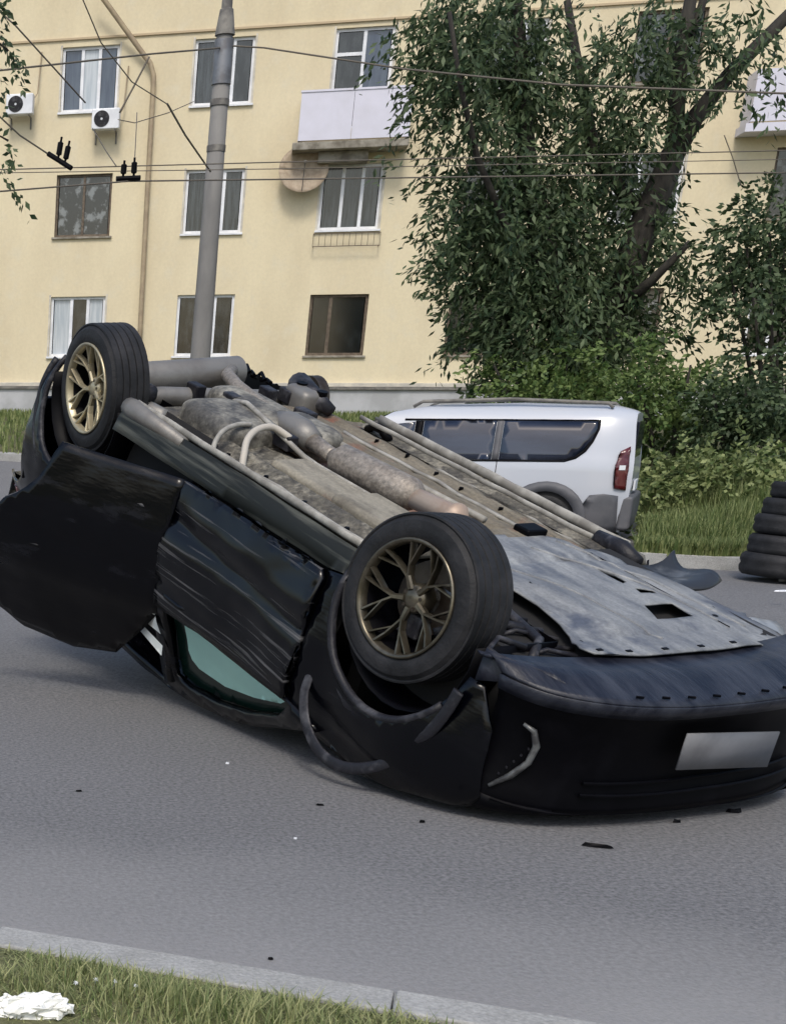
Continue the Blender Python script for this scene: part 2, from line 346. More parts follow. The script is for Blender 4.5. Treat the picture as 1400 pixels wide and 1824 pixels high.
# ------------------------------------------------------------ building
FY,FD=-.2921,43.512
fd=V((cos(FY),sin(FY),0)); fn=V((sin(FY),-cos(FY),0))
def fac(s,z,o=0): return V((0,FD,0))+fd*s+fn*o+V((0,0,z))
bld=empty('apartment_building',(8,41.2,.9),FY,'yellow plastered apartment block with white framed windows behind the wreck','building')
def W2(p): # world -> building local
    d=V(p)-V((8,41.2,.9)); return V((d.dot(fd), d.dot(V((-fd.y,fd.x,0))), d.z))
class FB(MB):  # coordinates (s, o, z): o = out of the wall
    def fbox(s,s0,s1,o0,o1,z0,z1): return s.box((s0,o0,z0),(s1,o1,z1),lambda q:W2(fac(q.x,q.z,q.y)))
WT=1.5602; CS=3.4015; S0=6.3414; RS=3.0884; Z0=2.7241; WW=1.4872
opens=[]
for i in range(-3,12):
    for j in range(0,3):
        z=Z0+RS*j; s=S0+CS*i
        if i==2 and j==2: opens.append((s+.02,s+1.42,z-.70,z+1.6,i,j))
        elif i==2 and j==0: opens.append((s,s+1.45,z,z+1.52,i,j))
        else: opens.append((s,s+WW,z,z+WT,i,j))
S_A,S_B,Z_A,Z_B=-9,58,.2,12.6
ss=sorted({S_A,S_B}|{o[0] for o in opens}|{o[1] for o in opens}); zs=sorted({Z_A,Z_B}|{o[2] for o in opens}|{o[3] for o in opens})
m=FB(); dep=.22
def cellopen(a,b,c,d):
    x=(a+b)/2; z=(c+d)/2
    return any(o[0]<x<o[1] and o[2]<z<o[3] for o in opens)
for a,b in zip(ss,ss[1:]):
    for c,d in zip(zs,zs[1:]):
        if not cellopen(a,b,c,d):
            m.add([W2(fac(a,c)),W2(fac(b,c)),W2(fac(b,d)),W2(fac(a,d))],[(0,1,2,3)])
for (a,b,c,d,i,j) in opens:
    q=[(a,c),(b,c),(b,d),(a,d)]
    for k in range(4):
        (s1,z1),(s2,z2)=q[k],q[(k+1)%4]
        m.add([W2(fac(s1,z1)),W2(fac(s2,z2)),W2(fac(s2,z2,-dep)),W2(fac(s1,z1,-dep))],[(3,2,1,0)])
# side, back
for (a,b) in (((S_A,0),(S_A,-12)),((S_A,-12),(S_B,-12)),((S_B,-12),(S_B,0))):
    m.add([W2(fac(a[0],Z_A,a[1])),W2(fac(b[0],Z_A,b[1])),W2(fac(b[0],Z_B,b[1])),W2(fac(a[0],Z_B,a[1]))],[(0,1,2,3)])
m.build('wall',plaster,bld)
m=FB(); m.fbox(S_A,S_B,.0,.10,.2,1.86); m.build('plinth',plinthm,bld)
m=FB(); m.fbox(S_A,S_B,.0,.14,1.93,2.03); m.build('plinth_ledge',ledgem,bld,bevel=.01)
m=FB(); m.fbox(S_A,S_B,.0,.17,1.862,1.928); m.build('drip_strip',darktrim,bld)
m=FB(); m.fbox(S_A,S_B,.0,.05,10.62,10.67); m.build('moulding',mat('moulding_paint',(.45,.36,.24),.8),bld)
m=FB(); m.fbox(S_A-.3,S_B+.3,-12.3,.55,12.602,12.8); m.fbox(S_A,S_B,0,.3,12.35,12.6); m.build('cornice',plaster,bld)
m=FB(); m.add([W2(fac(S_A-.3,12.803,.6)),W2(fac(S_B+.3,12.803,.6)),W2(fac(S_B-3,15.3,-6)),W2(fac(S_A+3,15.3,-6)),W2(fac(S_A-.3,12.803,-12.4)),W2(fac(S_B+.3,12.803,-12.4))],[(0,1,2,3),(4,3,2,5),(0,3,4),(1,5,2)]); m.build('roof',rust,bld)
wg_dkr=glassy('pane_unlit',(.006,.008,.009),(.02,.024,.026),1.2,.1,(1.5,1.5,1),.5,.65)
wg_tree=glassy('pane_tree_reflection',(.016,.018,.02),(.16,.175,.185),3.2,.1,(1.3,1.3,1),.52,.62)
styles={(3,0):'dark',(0,2):'w3',(1,2):'w3',(2,2):'door',(0,1):'b2',(1,1):'w3',(2,1):'w3c',(0,0):'ww',(1,0):'w3',(2,0):'dark'}
for (a,b,c,d,i,j) in opens:
    if i<0 or i>7: st='w3'
    else: st=styles.get((i,j), 'w3' if (i+j)%2 else 'b2')
    fm={'b2':brownp,'dark':brownp}.get(st,whitep)
    f=FB(); t=.07 if st!='b2' else .06
    o0,o1=-.16,-.08
    f.fbox(a,b,o0,o1,c,c+t); f.fbox(a,b,o0,o1,d-t,d); f.fbox(a,a+t,o0,o1,c+t,d-t); f.fbox(b-t,b,o0,o1,c+t,d-t)
    mull={'w3':(.36,.66),'w3c':(.36,.68),'ww':(.38,.68),'b2':(.5,),'dark':(.36,),'door':(.5,)}[st]
    wd=b-a
    for k,mu in enumerate(mull):
        x=a+wd*mu; tw=.04 if st!='b2' else .03
        f.fbox(x-tw,x+tw,o0,o1+.006,c+t,d-t)
    if st=='door': f.fbox(a+t,a+wd*.5-.04,o0,o1+.004,d-.62,d-.54)
    fo=f.build('window',fm,bld)
    # panes
    edges=[a+t]+[a+wd*q for q in mull]+[b-t]
    for k in range(len(edges)-1):
        g=FB(); x0,x1=edges[k]+.02,edges[k+1]-.02
        if x1-x0<.1: continue
        g.fbox(x0,x1,-.20,-.13,c+t-.02,d-t+.02)
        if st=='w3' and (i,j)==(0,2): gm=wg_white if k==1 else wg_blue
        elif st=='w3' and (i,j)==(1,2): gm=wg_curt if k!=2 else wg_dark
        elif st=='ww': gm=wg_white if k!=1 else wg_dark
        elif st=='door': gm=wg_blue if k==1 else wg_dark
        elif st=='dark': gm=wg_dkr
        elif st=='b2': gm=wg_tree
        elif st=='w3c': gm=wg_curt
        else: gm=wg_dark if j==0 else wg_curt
        g.build('pane',gm,fo)
    if st not in('door',):
        g=FB(); g.fbox(a-.06,b+.06,-.08,.07,c-.055,c-.003); g.build('sill',whitep if st!='dark' and st!='b2' else slabm,fo,bevel=.006)
    # painted white surround
    if st in('w3','w3c','ww','door') and j>0 or st=='ww':
        g=FB(); e=.05
        g.fbox(a-e,a-.002,-.02,.012,c,d+e); g.build('surround',ledgem,fo)
        g=FB(); g.fbox(b+.002,b+e,-.02,.012,c,d+e); g.build('surround',ledgem,fo)
# flower box bracket under middle right window
a=S0+2*CS; c=Z0+RS
m=FB()
for z in (c-.12,c-.42): m.fbox(a-.08,a+WW+.08,.20,.215,z,z+.018)
for k in range(12): x=a-.08+(WW+.145)*k/11; m.fbox(x,x+.012,.198,.212,c-.42,c-.10)
for x in (a-.06,a+WW+.04): m.fbox(x,x+.015,.0,.2,c-.42,c-.40); m.fbox(x,x+.015,.0,.2,c-.12,c-.10)
m.build('flower_box_rack',brownp,bld)
# balcony
m=FB(); m.fbox(12.35,15.1,-.02,.82,7.62,7.80); m.build('balcony_slab',slabm,bld,bevel=.02)
m=FB(); m.fbox(13.0,14.2,-.0,.5,7.35,7.618); m.build('balcony_bracket',slabm,bld,bevel=.02)
m=FB(); m.fbox(12.5,13.72,.80,.83,7.83,8.93); m.fbox(13.73,15.05,.80,.83,7.83,8.93); m.fbox(12.47,12.50,0,.83,7.83,8.93); m.fbox(15.05,15.08,0,.83,7.83,8.93); m.fbox(12.45,15.1,.78,.85,8.932,8.98)
m.build('balcony_panel',lilac,bld)
m=FB(); m.fbox(22.4,25.1,-.02,.82,7.62,7.80); m.fbox(22.5,25.0,.80,.83,7.83,8.93); m.fbox(22.47,22.5,0,.83,7.83,8.93); m.build('balcony_panel',lilac,bld)
# downpipe
pp=[(250,600,.12),(247,655,.12),(248,600,.12),(258,430,.12),(266,280,.12),(273,130,.12)]
def onf(x,y,o=0):
    d=ray(x,y); p0=V((0,FD,0))+fn*o; k=(p0-V((0,0,H))).dot(fn)/d.dot(fn); return V((0,0,H))+d*k
m=MB(); m.tube([W2(onf(*q)) for q in ((245,668,.14),(250,580,.14),(262,350,.14),(274,135,.14),(268,112,.15),(255,95,.18),(185,-2,.45),(170,-24,.55))],.065,12); m.build('downpipe',pipem,bld,smooth=True)
# cables on wall / faint
# plaster stain conduit by window
# satellite dish
P=onf(541,300,.35); dz=empty('satellite_dish',P,0,'round brown mesh satellite dish on the wall left of the middle storey window','satellite dish')
m=MB(); dd=fn
ax=V((-.25,-.95,.18)).normalized(); t1=ax.cross(V((0,0,1))).normalized(); t2=t1.cross(ax)
rings=[0,.12,.24,.36,.48,.58]
m.grid(lambda r,a:t1*cos(a)*r*1.05+t2*sin(a)*r+ax*(r*r*.35-.1),rings,[2*pi*k/32 for k in range(33)]); m.build('reflector',dishm,dz,smooth=True,solid=.012)
m=MB(); m.tube([ax*-.1,V((-ax.x*.1,-ax.y*.1,-.1))-fn*.3],.025); m.tube([t2*-.55,ax*.5],.012); m.tube([ax*.45,ax*.55],.035); m.build('mount_arm',darktrim,dz)
# AC units
def ac(px,py,label):
    P=onf(px,py,.35); e=empty('air_conditioner',P,FY,label,'air conditioner','outdoor air conditioners on the wall')
    m=MB(); m.box((-.36,-.15,-.25),(.36,.15,.25)); m.build('casing',whitep,e,bevel=.03)
    m=MB(); m.lathe([(.03,-.158),(.19,-.158),(.2,-.152),(.2,-.14)],24,lambda q:q+V((-.1,0,0)))
    for r in (.06,.1,.14,.18): m.lathe([(r,-.165),(r+.008,-.168),(r+.016,-.165)],24,lambda q:q+V((-.1,0,0)))
    m.build('fan_grille',greypl,e)
    for x in (-.28,.25):
        m=MB(); m.tube([(x,-.12,-.275),(x,.30,-.275),(x,.32,-.285),(x,.33,-.55)],.022,4); m.build('bracket',darktrim,e)
    m=MB(); m.tube([(.3,.1,.1),(.42,.2,.3),(.45,.28,1.0),(.47,.3,1.3)],.018); m.build('hose',pipem,e)
    return e
ac(36,186,'white air conditioner at the left edge of the photo, left of the top storey window')
ac(189,212,'white air conditioner fixed under the top storey window beside the downpipe')

# ------------------------------------------------------------ utility pole
b0=at(352,700,24); b0.z=gz(b0.x,b0.y); top=at(411,-40,24)
pole=empty('utility_pole',b0,0,'grey concrete utility pole with metal bands rising behind the overturned car','utility pole')
L=lambda q:V(q)-b0
def pz(py): 
    return at(0,py,24).z
zt=at(405,62,24).z-b0.z
m=MB(); m.tube([(0,0,-.2),(0,0,1.5),(0,0,3.5),(0,0,zt)],[.17,.16,.145,.12],20); m.build('shaft',concrete,pole,smooth=True)
for py in (188,270): 
    z=at(395,py,24).z-b0.z; m=MB(); m.tube([(0,0,z),(0,0,z+.09)],.143,20); m.build('band',darktrim,pole,auto=40)
z1=at(398,150,24).z-b0.z; z2=at(398,70,24).z-b0.z
m=MB(); m.tube([(0,0,z1),(0,0,z2)],.145,20); m.build('sleeve',mat('zinc_sleeve',(.22,.23,.25),.5,metal=.5,col2=(.15,.15,.16),scale=5),pole,auto=40)
m=MB(); m.tube([(0,0,zt),(0,0,zt+.35),(0,0,zt+.36),(0,0,zt+2.2)],[.15,.10,.08,.075],16); m.build('top_tube',darktrim,pole,auto=40)

# ------------------------------------------------------------ overhead wires
def wire(pts,r,label,grp='overhead wires',name='overhead_wire',sag=.0):
    P=[at(*p) for p in pts]; out=[]
    for i in range(len(P)-1):
        for k in range(8):
            t=k/8; q=P[i].lerp(P[i+1],t); q.z-=sag*4*t*(1-t); out.append(q)
    out.append(P[-1]); o0=out[0].copy()
    m=MB(); m.tube([q-o0 for q in out],r*.72,6); o=m.build(name,wirem,smooth=True); o.location=o0; tag(o,label,'wire',grp); return o
wire([(-60,131,20),(270,95,22),(398,84,24)],.017,'cable crossing the top storey windows from the left edge to the pole')
wire([(402,80,24),(470,84,23.6),(720,122,22),(1000,150,20),(1460,168,18)],.017,'cable from the pole top to the right past the balcony')
wire([(-60,303,17),(500,288,17.5),(1460,266,19)],.009,'upper trolley wire running across at the middle storey')
wire([(-60,308,18),(500,300,18),(1460,282,20)],.007,'second trolley wire just below the upper trolley wire')
wire([(-60,345,15),(230,322,16),(560,318,17),(1460,306,18.5)],.011,'lowest trolley wire crossing just above the middle storey windows')
wire([(-20,2,18),(28,45,18),(105,130,18.5),(152,182,19)],.013,'span wire slanting from the top left corner to the first air conditioner')
wire([(-40,170,16),(35,240,16.3),(88,275,16.5)],.013,'span wire slanting down left of the first insulator beam')
wire([(140,-20,18),(180,75,18.5),(235,145,19),(300,186,19.5)],.010,'span wire from the top edge crossing the downpipe')
wire([(298,184,19.5),(330,240,21.5),(375,305,23.8)],.018,'thick span wire from the downpipe down to the pole')
wire([(266,100,20),(240,150,20),(213,200,20)],.016,'dark rod slanting across the bend of the downpipe')
wire([(165,228,19),(190,270,18),(207,295,17)],.009,'thin wire slanting down to the second insulator beam')
wire([(210,212,19),(240,218,19),(300,200,20),(345,180,22)],.008,'thin slack wire right of the second air conditioner')
wire([(1290,240,20),(1305,280,20),(1320,330,20)],.010,'slack wire hanging right of the tree')
def insul(beam,ups,label):
    P=at(*beam[0]); e=empty('insulator_hanger',P,0,label,'insulator','trolley wire insulators')
    m=MB(); m.tube([at(*q)-P for q in beam],.026,8); m.build('beam',blackpl,e)
    for u in ups:
        m=MB(); a,b=at(*u[0])-P,at(*u[1])-P; m.tube([a,a.lerp(b,.2),a.lerp(b,.25),a.lerp(b,.75),a.lerp(b,.8),b],[.012,.012,.03,.03,.012,.012],8); m.build('insulator',blackpl,e)
    return e
insul([(86,273,16.5),(127,299,16.3)],[((103,285,16.4),(110,243,16.4)),((115,292,16.4),(124,250,16.4))],'pair of dark insulators on a slanting beam, left of the other pair')
insul([(207,318,16),(250,316,16)],[((219,316,16),(222,285,16)),((238,316,16),(240,280,16))],'pair of dark insulators on a level beam beside the downpipe')
wire([(240,282,16),(243,225,17),(244,200,18)],.008,'thin vertical wire above the level insulator beam')

# ------------------------------------------------------------ trees
def leafcloud(m,clumps,n,size,droop=.5,elong=2.4):
    tot=sum(c[3]**2*c[4] for c in clumps)
    for (c,ry,rz_,rx,dens) in [(V(c[0]),c[1],c[2],c[3],c[4]) for c in clumps]:
        k=int(n*rx**2*dens/tot)
        # sprays within the clump
        ns=max(3,k//26)
        for s in range(ns):
            while True:
                q=V((random.uniform(-1,1),random.uniform(-1,1),random.uniform(-1,1)))
                if q.length<1 and q.length>random.random()*.75: break
            base=c+V((q.x*rx,q.y*ry,q.z*rz_)); dr=V((q.x*.7+random.gauss(0,.4),q.y*.5+random.gauss(0,.4),-droop+random.gauss(0,.35))).normalized()
            Ls=random.uniform(.35,.9)*size*7
            for j in range(26):
                t=j/26; p=base+dr*Ls*t+V((0,0,-.25*Ls*t*t))+V([random.gauss(0,size*.35) for _ in range(3)])
                a=(dr+V((random.gauss(0,.8),random.gauss(0,.8),random.gauss(-.2,.6)))).normalized(); b=a.cross(V((random.gauss(0,1),random.gauss(0,1),random.gauss(0,1)))).normalized()
                l=size*random.uniform(.6,1.25); w_=l/elong
                m.add([p,p+a*l*.45+b*w_*.5,p+a*l,p+a*l*.45-b*w_*.5],[(0,1,2,3)])
TY=23.5
def cl(x,y,r,dens=1,Y=TY,fl=1.0):
    s=Y/CF; return (at(x,y,Y+random.uniform(-.6,.6)),r*s*.9,r*s*fl,r*s,dens)
tb=at(1050,715,TY); tb.z=gz(tb.x,tb.y)+.1
tree=empty('broadleaf_tree',tb,0,'large dark green tree with forked trunk in front of the yellow facade','tree')
def limb(m,pts,rs):
    m.tube([at(*p)-tb for p in pts],rs,10)
m=MB()
limb(m,[(1042,760,TY),(1055,690,TY),(1075,600,TY),(1115,480,TY),(1160,370,TY),(1200,270,TY)],[.36,.31,.27,.24,.21,.17])
limb(m,[(1198,278,TY),(1240,205,TY),(1300,130,TY),(1350,80,TY),(1420,10,TY),(1450,-40,TY)],[.16,.13,.11,.10,.09,.08])
limb(m,[(1198,285,TY),(1205,200,TY),(1212,100,TY),(1235,-30,TY)],[.14,.11,.10,.08])
limb(m,[(1215,100,TY),(1240,40,TY),(1262,-30,TY)],[.07,.06,.05])
limb(m,[(1045,700,TY),(1000,560,TY),(965,420,TY),(940,300,TY),(930,180,TY),(925,60,TY),(915,-40,TY)],[.24,.20,.17,.14,.12,.09,.07])
limb(m,[(985,500,TY),(900,400,TY-.5),(850,280,TY-.8),(820,150,TY-1),(800,20,TY-1)],[.06,.05,.045,.035,.03])
limb(m,[(1150,390,TY),(1060,280,TY+.5),(1030,120,TY+.6),(1010,0,TY+.8)],[.11,.09,.07,.05])
limb(m,[(1090,560,TY),(1160,500,TY-.8),(1230,430,TY-1)],[.1,.07,.04])
m.build('trunk',bark,tree,smooth=True)
cls=[cl(850,40,95,1.15),cl(920,60,75,1.4),cl(790,60,70,.6),cl(780,150,60,.5),cl(860,150,80,.9),cl(940,150,60,1.2),cl(800,250,45,.35),cl(880,270,60,.55),
 cl(1090,150,80,1.0),cl(1070,230,70,.8),cl(1130,250,55,.6),cl(1010,300,45,.25),cl(870,340,85,1.3),cl(950,360,85,1.5),cl(865,430,70,1.1),cl(930,450,100,1.7),cl(1010,450,60,.9),
 cl(905,530,75,1.3),cl(970,560,90,1.7),cl(1050,520,70,1.3),cl(1120,330,70,1.2),cl(1130,430,70,1.0),cl(905,600,45,.8),cl(950,640,70,1.1),cl(1030,620,70,1.6),
 cl(1100,600,75,1.3),cl(1140,40,70,.6),cl(1070,40,50,.4),cl(1200,60,60,.6),cl(1300,60,70,.7),cl(1340,150,40,.3),cl(1250,130,45,.4),cl(1190,400,50,.55),cl(1220,320,40,.35),
 cl(1250,470,50,.4),cl(1180,520,60,.45),cl(810,330,30,.25),cl(835,400,40,.4),cl(760,100,40,.3),cl(850,670,35,.35),cl(740,40,35,.35),cl(1160,180,50,.4)]
m=MB(); leafcloud(m,[(c[0]-tb,c[1]*1.2,c[2],c[3],c[4]) for c in cls],40000,.15,.9,3.0); m.build('crown',leafA,tree)
def shrub(name,label,cat,px,py,Y,clumps,n,size,lm,grp=None,stems=True):
    b=at(px,py,Y); b.z=gz(b.x,b.y)+.1; e=empty(name,b,0,label,cat,grp)
    m=MB(); 
    for c in clumps:
        p=c[0]-b; m.tube([V((random.uniform(-.1,.1),0,-.1)),p*.5+V((0,0,-.1)),p],[.05,.035,.015],6)
    m.build('trunk',bark,e,smooth=True)
    m=MB(); leafcloud(m,[(c[0]-b,c[1],c[2],c[3],c[4]) for c in clumps],n,size,.15,1.8); m.build('crown',lm,e)
    return e
shrub('young_tree','dark leafy young tree at the right edge of the photo','tree',1400,760,22,[cl(1370,400,55,1.4,22),cl(1330,440,55,1.2,22),cl(1390,480,60,1.6,22),cl(1340,520,50,1.1,22),cl(1420,560,60,1.2,22),cl(1300,480,35,.6,22),cl(1385,600,60,.9,22),cl(1440,440,70,1,22),cl(1400,350,40,.7,22)],8000,.10,leafA)
G='bushes along the lawn behind the van'
shrub('bush','green bush behind the roof of the white van','bush',1000,800,22,[cl(960,700,50,1.2,22),cl(1020,690,60,1.5,22),cl(1080,710,55,1.3,22),cl(1010,650,40,.8,22),cl(880,650,38,.35,22.5),cl(920,680,40,.7,22)],5500,.09,leafB,G)
shrub('bush','leafy bush right behind the tail of the white van','bush',1190,860,21,[cl(1150,720,55,1.3,21),cl(1210,700,60,1.3,21),cl(1180,780,60,1.4,21),cl(1130,650,45,.7,21),cl(1230,650,35,.25,21)],6500,.09,leafB,G)
shrub('bush','dark bush between the van and the right edge tree','bush',1320,860,20.5,[cl(1290,740,55,1.3,20.5),cl(1350,720,60,1.5,20.5),cl(1330,670,45,.4,20.5),cl(1390,780,60,1.4,20.5),cl(1270,700,35,.4,20.5)],6500,.09,leafA,G)
shrub('bush','pale low weedy bush behind the tyre stack','bush',1250,900,18.3,[cl(1200,850,60,1,18.3,.8),cl(1270,850,65,1,18.3,.8),cl(1330,840,60,1,18.3,.8),cl(1160,880,40,1,18.3,.8),cl(1230,905,42,.6,17.6,.8),cl(1300,915,40,.6,17.2,.8),cl(1180,925,32,.5,17.2,.8),cl(1255,945,26,.4,16.2,.8),cl(1160,950,22,.4,16.6,.8)],8000,.085,leafC,G)
lt=at(-60,700,14); lt.z=gz(lt.x,lt.y)
e=empty('street_tree',lt,0,'tree whose leafy twigs hang into the top left corner','tree')
m=MB(); m.tube([V((0,0,0)),V((-.1,0,2)),V((.05,0,4.5)),V((.15,0,6))],[.14,.12,.09,.04],8); m.tube([V((-.05,0,3)),at(-20,230,14)-lt,at(15,250,14)-lt],[.05,.03,.01],6); m.tube([V((.05,0,4)),at(-20,60,14)-lt,at(15,90,14)-lt],[.05,.03,.01],6); m.build('trunk',bark,e,smooth=True)
m=MB(); leafcloud(m,[(c[0]-lt,c[1],c[2],c[3],c[4]) for c in [cl(-8,40,32,1,14),cl(-2,85,26,1,14),cl(-8,235,26,1,14),cl(2,275,24,1.2,14),cl(-110,150,60,.6,14),cl(-110,20,70,.6,14)]],1100,.085,.3,2.2); m.build('crown',leafA,e)

# ------------------------------------------------------------ white van (station wagon)
def make_wheel(e_parent, loc, r, wdt, steel=True):
    pass
VY=-.545
vd=V((cos(VY),sin(VY),0))  # rearward direction
vrear=V((8.78,16.12,gz(8.9,16.15)))   # near rear corner on the ground
VW=1.74
# local: x = forward (away, to the left), y = toward right side of the van; origin at rear centre ground
vx=-vd; vy=V((-vx.y,vx.x,0))   # left-hand of forward
# the near side is the left or right?
near = -1 if vy.y>0 else 1
vorg=vrear-vy*near*(VW/2)
van=empty('station_wagon',vorg+vx*2.2,math.atan2(vx.y,vx.x),'white high-roofed station wagon parked beyond the overturned car','car')
def vroof(x): return interp(x,[(0,1.50),(.06,1.53),(.25,1.575),(1.2,1.60),(2.15,1.575),(2.55,1.50),(2.65,1.44),(3.2,1.10),(3.35,1.05),(3.9,.97),(4.12,.85),(4.17,.7)])
def vw_(x,z):
    w=interp(z,[(.2,.80),(.35,.85),(.6,.87),(.95,.855),(1.0,.835),(1.25,.785),(1.42,.73),(1.52,.66),(1.585,.52)])
    if x<.35: w-= .10*((.35-x)/.35)**2
    if x>3.4: w-= .22*((x-3.4)/.77)**2
    return w
def vs(sd,off=0):
    return lambda x,z:V((x-2.2+ (.0), sd*(vw_(x,z)+off), z))
zs_=[.22,.3,.4,.5,.6,.7,.8,.9,.97,1.02,1.1,1.2,1.3,1.4,1.48]
m=MB()
stn=[0,.04,.12,.25,.4,.6,.9,1.2,1.5,1.8,2.0,2.15,2.35,2.55,2.65,2.85,3.05,3.2,3.35,3.6,3.9,4.05,4.17]
ring=[]
for x in stn:
    zr=vroof(x); col=[]
    prof=[.22,.32,.45,.6,.75,.88,.96,1.04,1.15,1.27,1.38,1.47,1.54,1.6]
    k=[p for p in prof]
    row=[]
    for p in k:
        zz=.22+(p-.22)*(zr-.22)/(1.6-.22); zn=p if zr>1.45 else zz
        zz=min(zz,zr); row.append((vw_(x,zz if zr>1.3 else min(zz,1.0)*1.0)if zr>1.3 else interp(p,[(.22,.8),(.6,.87),(1.2,.84),(1.45,.72),(1.6,.45)])-(.22*((x-3.4)/.77)**2 if x>3.4 else 0),zz))
    rng=[( yy,zz) for yy,zz in row]+[(0,zr+.015)]+[(-yy,zz) for yy,zz in row[::-1]]
    ring.append([V((x-2.2+(-.05*sin(pi*min(1,(zz-.2)/1.2)) if x==0 else 0),yy,zz)) for yy,zz in rng])
nr=len(ring[0]); vs2=[p for r in ring for p in r]; fs=[(i*nr+j,(i+1)*nr+j,(i+1)*nr+j+1,i*nr+j+1) for i in range(len(ring)-1) for j in range(nr-1)]
fs+=[tuple(range(nr)),tuple((len(ring)-1)*nr+j for j in range(nr))[::-1]]
m.add(vs2,fs); m.build('body',vanw,van,auto=50)
m=MB(); m.box((-2.1,-.7,.16),(1.8,.7,.3)); m.build('chassis',dark,van)
def side_window(nm,outl,mt,off,res=.08,parent=van,th=.01,sds=(near,-near)):
    for sd in sds:
        mm=panel(outl,vs(sd,off),res); o=mm.build(nm,mt,parent,smooth=True,solid=th,off=0)
side_window('side_window',[(.365,1.34),(.40,1.22),(.46,1.12),(.54,1.04),(.64,.998),(.78,.988),(1.32,.985),(1.32,1.41),(.37,1.41)][::-1],vanglass,.006)
side_window('side_window',[(1.40,.985),(2.18,.975),(2.18,1.40),(1.40,1.41)],vanglass,.006)
side_window('side_window',[(2.28,.975),(2.85,.97),(2.72,1.15),(2.50,1.36),(2.28,1.39)],vanglass,.006)
side_window('window_seal',[(.34,1.43),(.34,1.33),(.38,1.20),(.44,1.09),(.53,1.01),(.64,.972),(2.95,.94),(2.95,.955),(.65,.994),(.55,1.036),(.465,1.115),(.405,1.215),(.368,1.33),(.37,1.417),(2.4,1.405),(2.4,1.425)],blackpl,.004)
side_window('door_pillar',[(1.325,.985),(1.395,.985),(1.395,1.41),(1.325,1.41)],vanclad,.005)
side_window('door_pillar',[(2.185,.975),(2.275,.975),(2.275,1.40),(2.185,1.40)],blackpl,.005)
for xx in (1.36,2.23,.72): pass
side_window('door_gap',[(1.33,.3),(1.338,.3),(1.338,.97),(1.33,.97)],blackpl,.003,.2)
side_window('door_gap',[(2.24,.3),(2.248,.3),(2.248,.97),(2.24,.97)],blackpl,.003,.2)
# cladding & wheels
for wx in (.78,3.40):
    for sd in (near,-near):
        mm=panel(arc(wx,.32,.44,-20,200,18)+arc(wx,.32,.33,200,-20,18),vs(sd,.02),.08); mm.build('arch_cladding',vanclad,van,smooth=True,solid=.03,off=0)
        mm=panel(arc(wx,.32,.335,-30,210,18),vs(sd,.008),.08); mm.build('wheel_well_shade',dark,van,smooth=True)  # flat black panel paints the shade of the wheel recess
        we=bpy.data.objects.new('wheel',None); C.objects.link(we); we.parent=van; we.location=(wx-2.2,sd*(.78),.31)
        mm=MB(); pr=[(.19,-.08),(.2,-.1),(.29,-.1),(.305,-.08),(.31,-.04),(.31,.04),(.305,.08),(.29,.1),(.2,.1),(.19,.08)]; mm.lathe(pr,32); mm.build('tyre',tyre,we,smooth=True)
        mm=MB(); mm.lathe([(.001,.05*sd),(.1,.06*sd),(.15,.04*sd),(.195,.085*sd)],24)
        for k in range(7): a=2*pi*k/7; mm.box((-.015,.05*sd-.02,.04),(.015,.05*sd+.025,.19),lambda q,a=a:V((q.x*cos(a)-q.z*sin(a),q.y,q.x*sin(a)+q.z*cos(a))))
        mm.build('rim',chrome,we)
side_window('side_cladding',[(1.2,.22),(2.98,.22),(2.98,.42),(1.2,.42)],vanclad,.012,.15,th=.02)
side_window('rear_corner_cladding',[(.03,.22),(.45,.22),(.42,.45),(.34,.62),(.2,.64),(.06,.62)],vanclad,.012,.08,th=.02)
m=MB(); m.box((-2.30,-.78,.24),(-2.16,.78,.62)); m.build('rear_bumper',vanclad,van,bevel=.04)
m=MB(); m.box((1.88,-.6,.22),(2.0,.6,.55)); m.build('front_bumper',vanclad,van,bevel=.04)
for sd in (near,-near):
    mm=panel([(.0,.68),(.11,.70),(.13,.95),(.10,1.10),(.02,1.15)],vs(sd,.012),.05); 
    tl=mm.build('tail_lamp',redl,van,smooth=True,solid=.03,off=0)
    
    mm=panel([(.03,.90),(.09,.90),(.09,.95),(.03,.95)],vs(sd,.03),.05); mm.build('lamp_lens',whitep,tl,solid=.004)
m=MB(); m.box((-2.235,-.60,1.02),(-2.21,.60,1.42)); m.build('rear_window',vanglass,van,bevel=.02)
m=MB(); m.box((-2.27,-.26,.66),(-2.25,.26,.77)); m.build('rear_plate',whitep,van)
for sd in (1,-1):
    m=MB(); m.tube([(-1.95,sd*.60,1.56),(-1.9,sd*.60,1.61),(-.9,sd*.60,1.65),(.05,sd*.58,1.62),(.15,sd*.58,1.56)],.02,8); m.build('roof_rail',darktrim,van,smooth=True)
for xx in (1.45,2.34):
    for sd in (near,-near):
        m=MB(); m.tube([(xx-2.2,sd*.87,.86),(xx-2.18,sd*.90,.86),(xx-2.04,sd*.90,.86),(xx-2.02,sd*.87,.86)],.015,8); m.build('door_handle',vanw,van,smooth=True)
m=MB(); m.add([V((.46,-.66,1.43)),V((.46,.66,1.43)),V((1.0,.72,1.12)),V((1.0,-.72,1.12)),V((.46,0,1.48)),V((1.03,0,1.14))],[(0,4,5,3),(4,1,2,5)]); 
for i,q in enumerate(m.v): m.v[i]=(q[0],q[1],q[2]+.02)
m.build('windscreen',vanglass,van,solid=.006)
for sd in (1,-1):
    m=MB(); m.box((.60,sd*.88-.07,.98),(.70,sd*.92+.05,1.12)); m.build('wing_mirror',vanw,van,bevel=.02)
    m=MB(); m.box((1.75,sd*.60-.12,.62),(1.93,sd*.58+.08,.78)); m.build('headlight',chrome,van,bevel=.03)

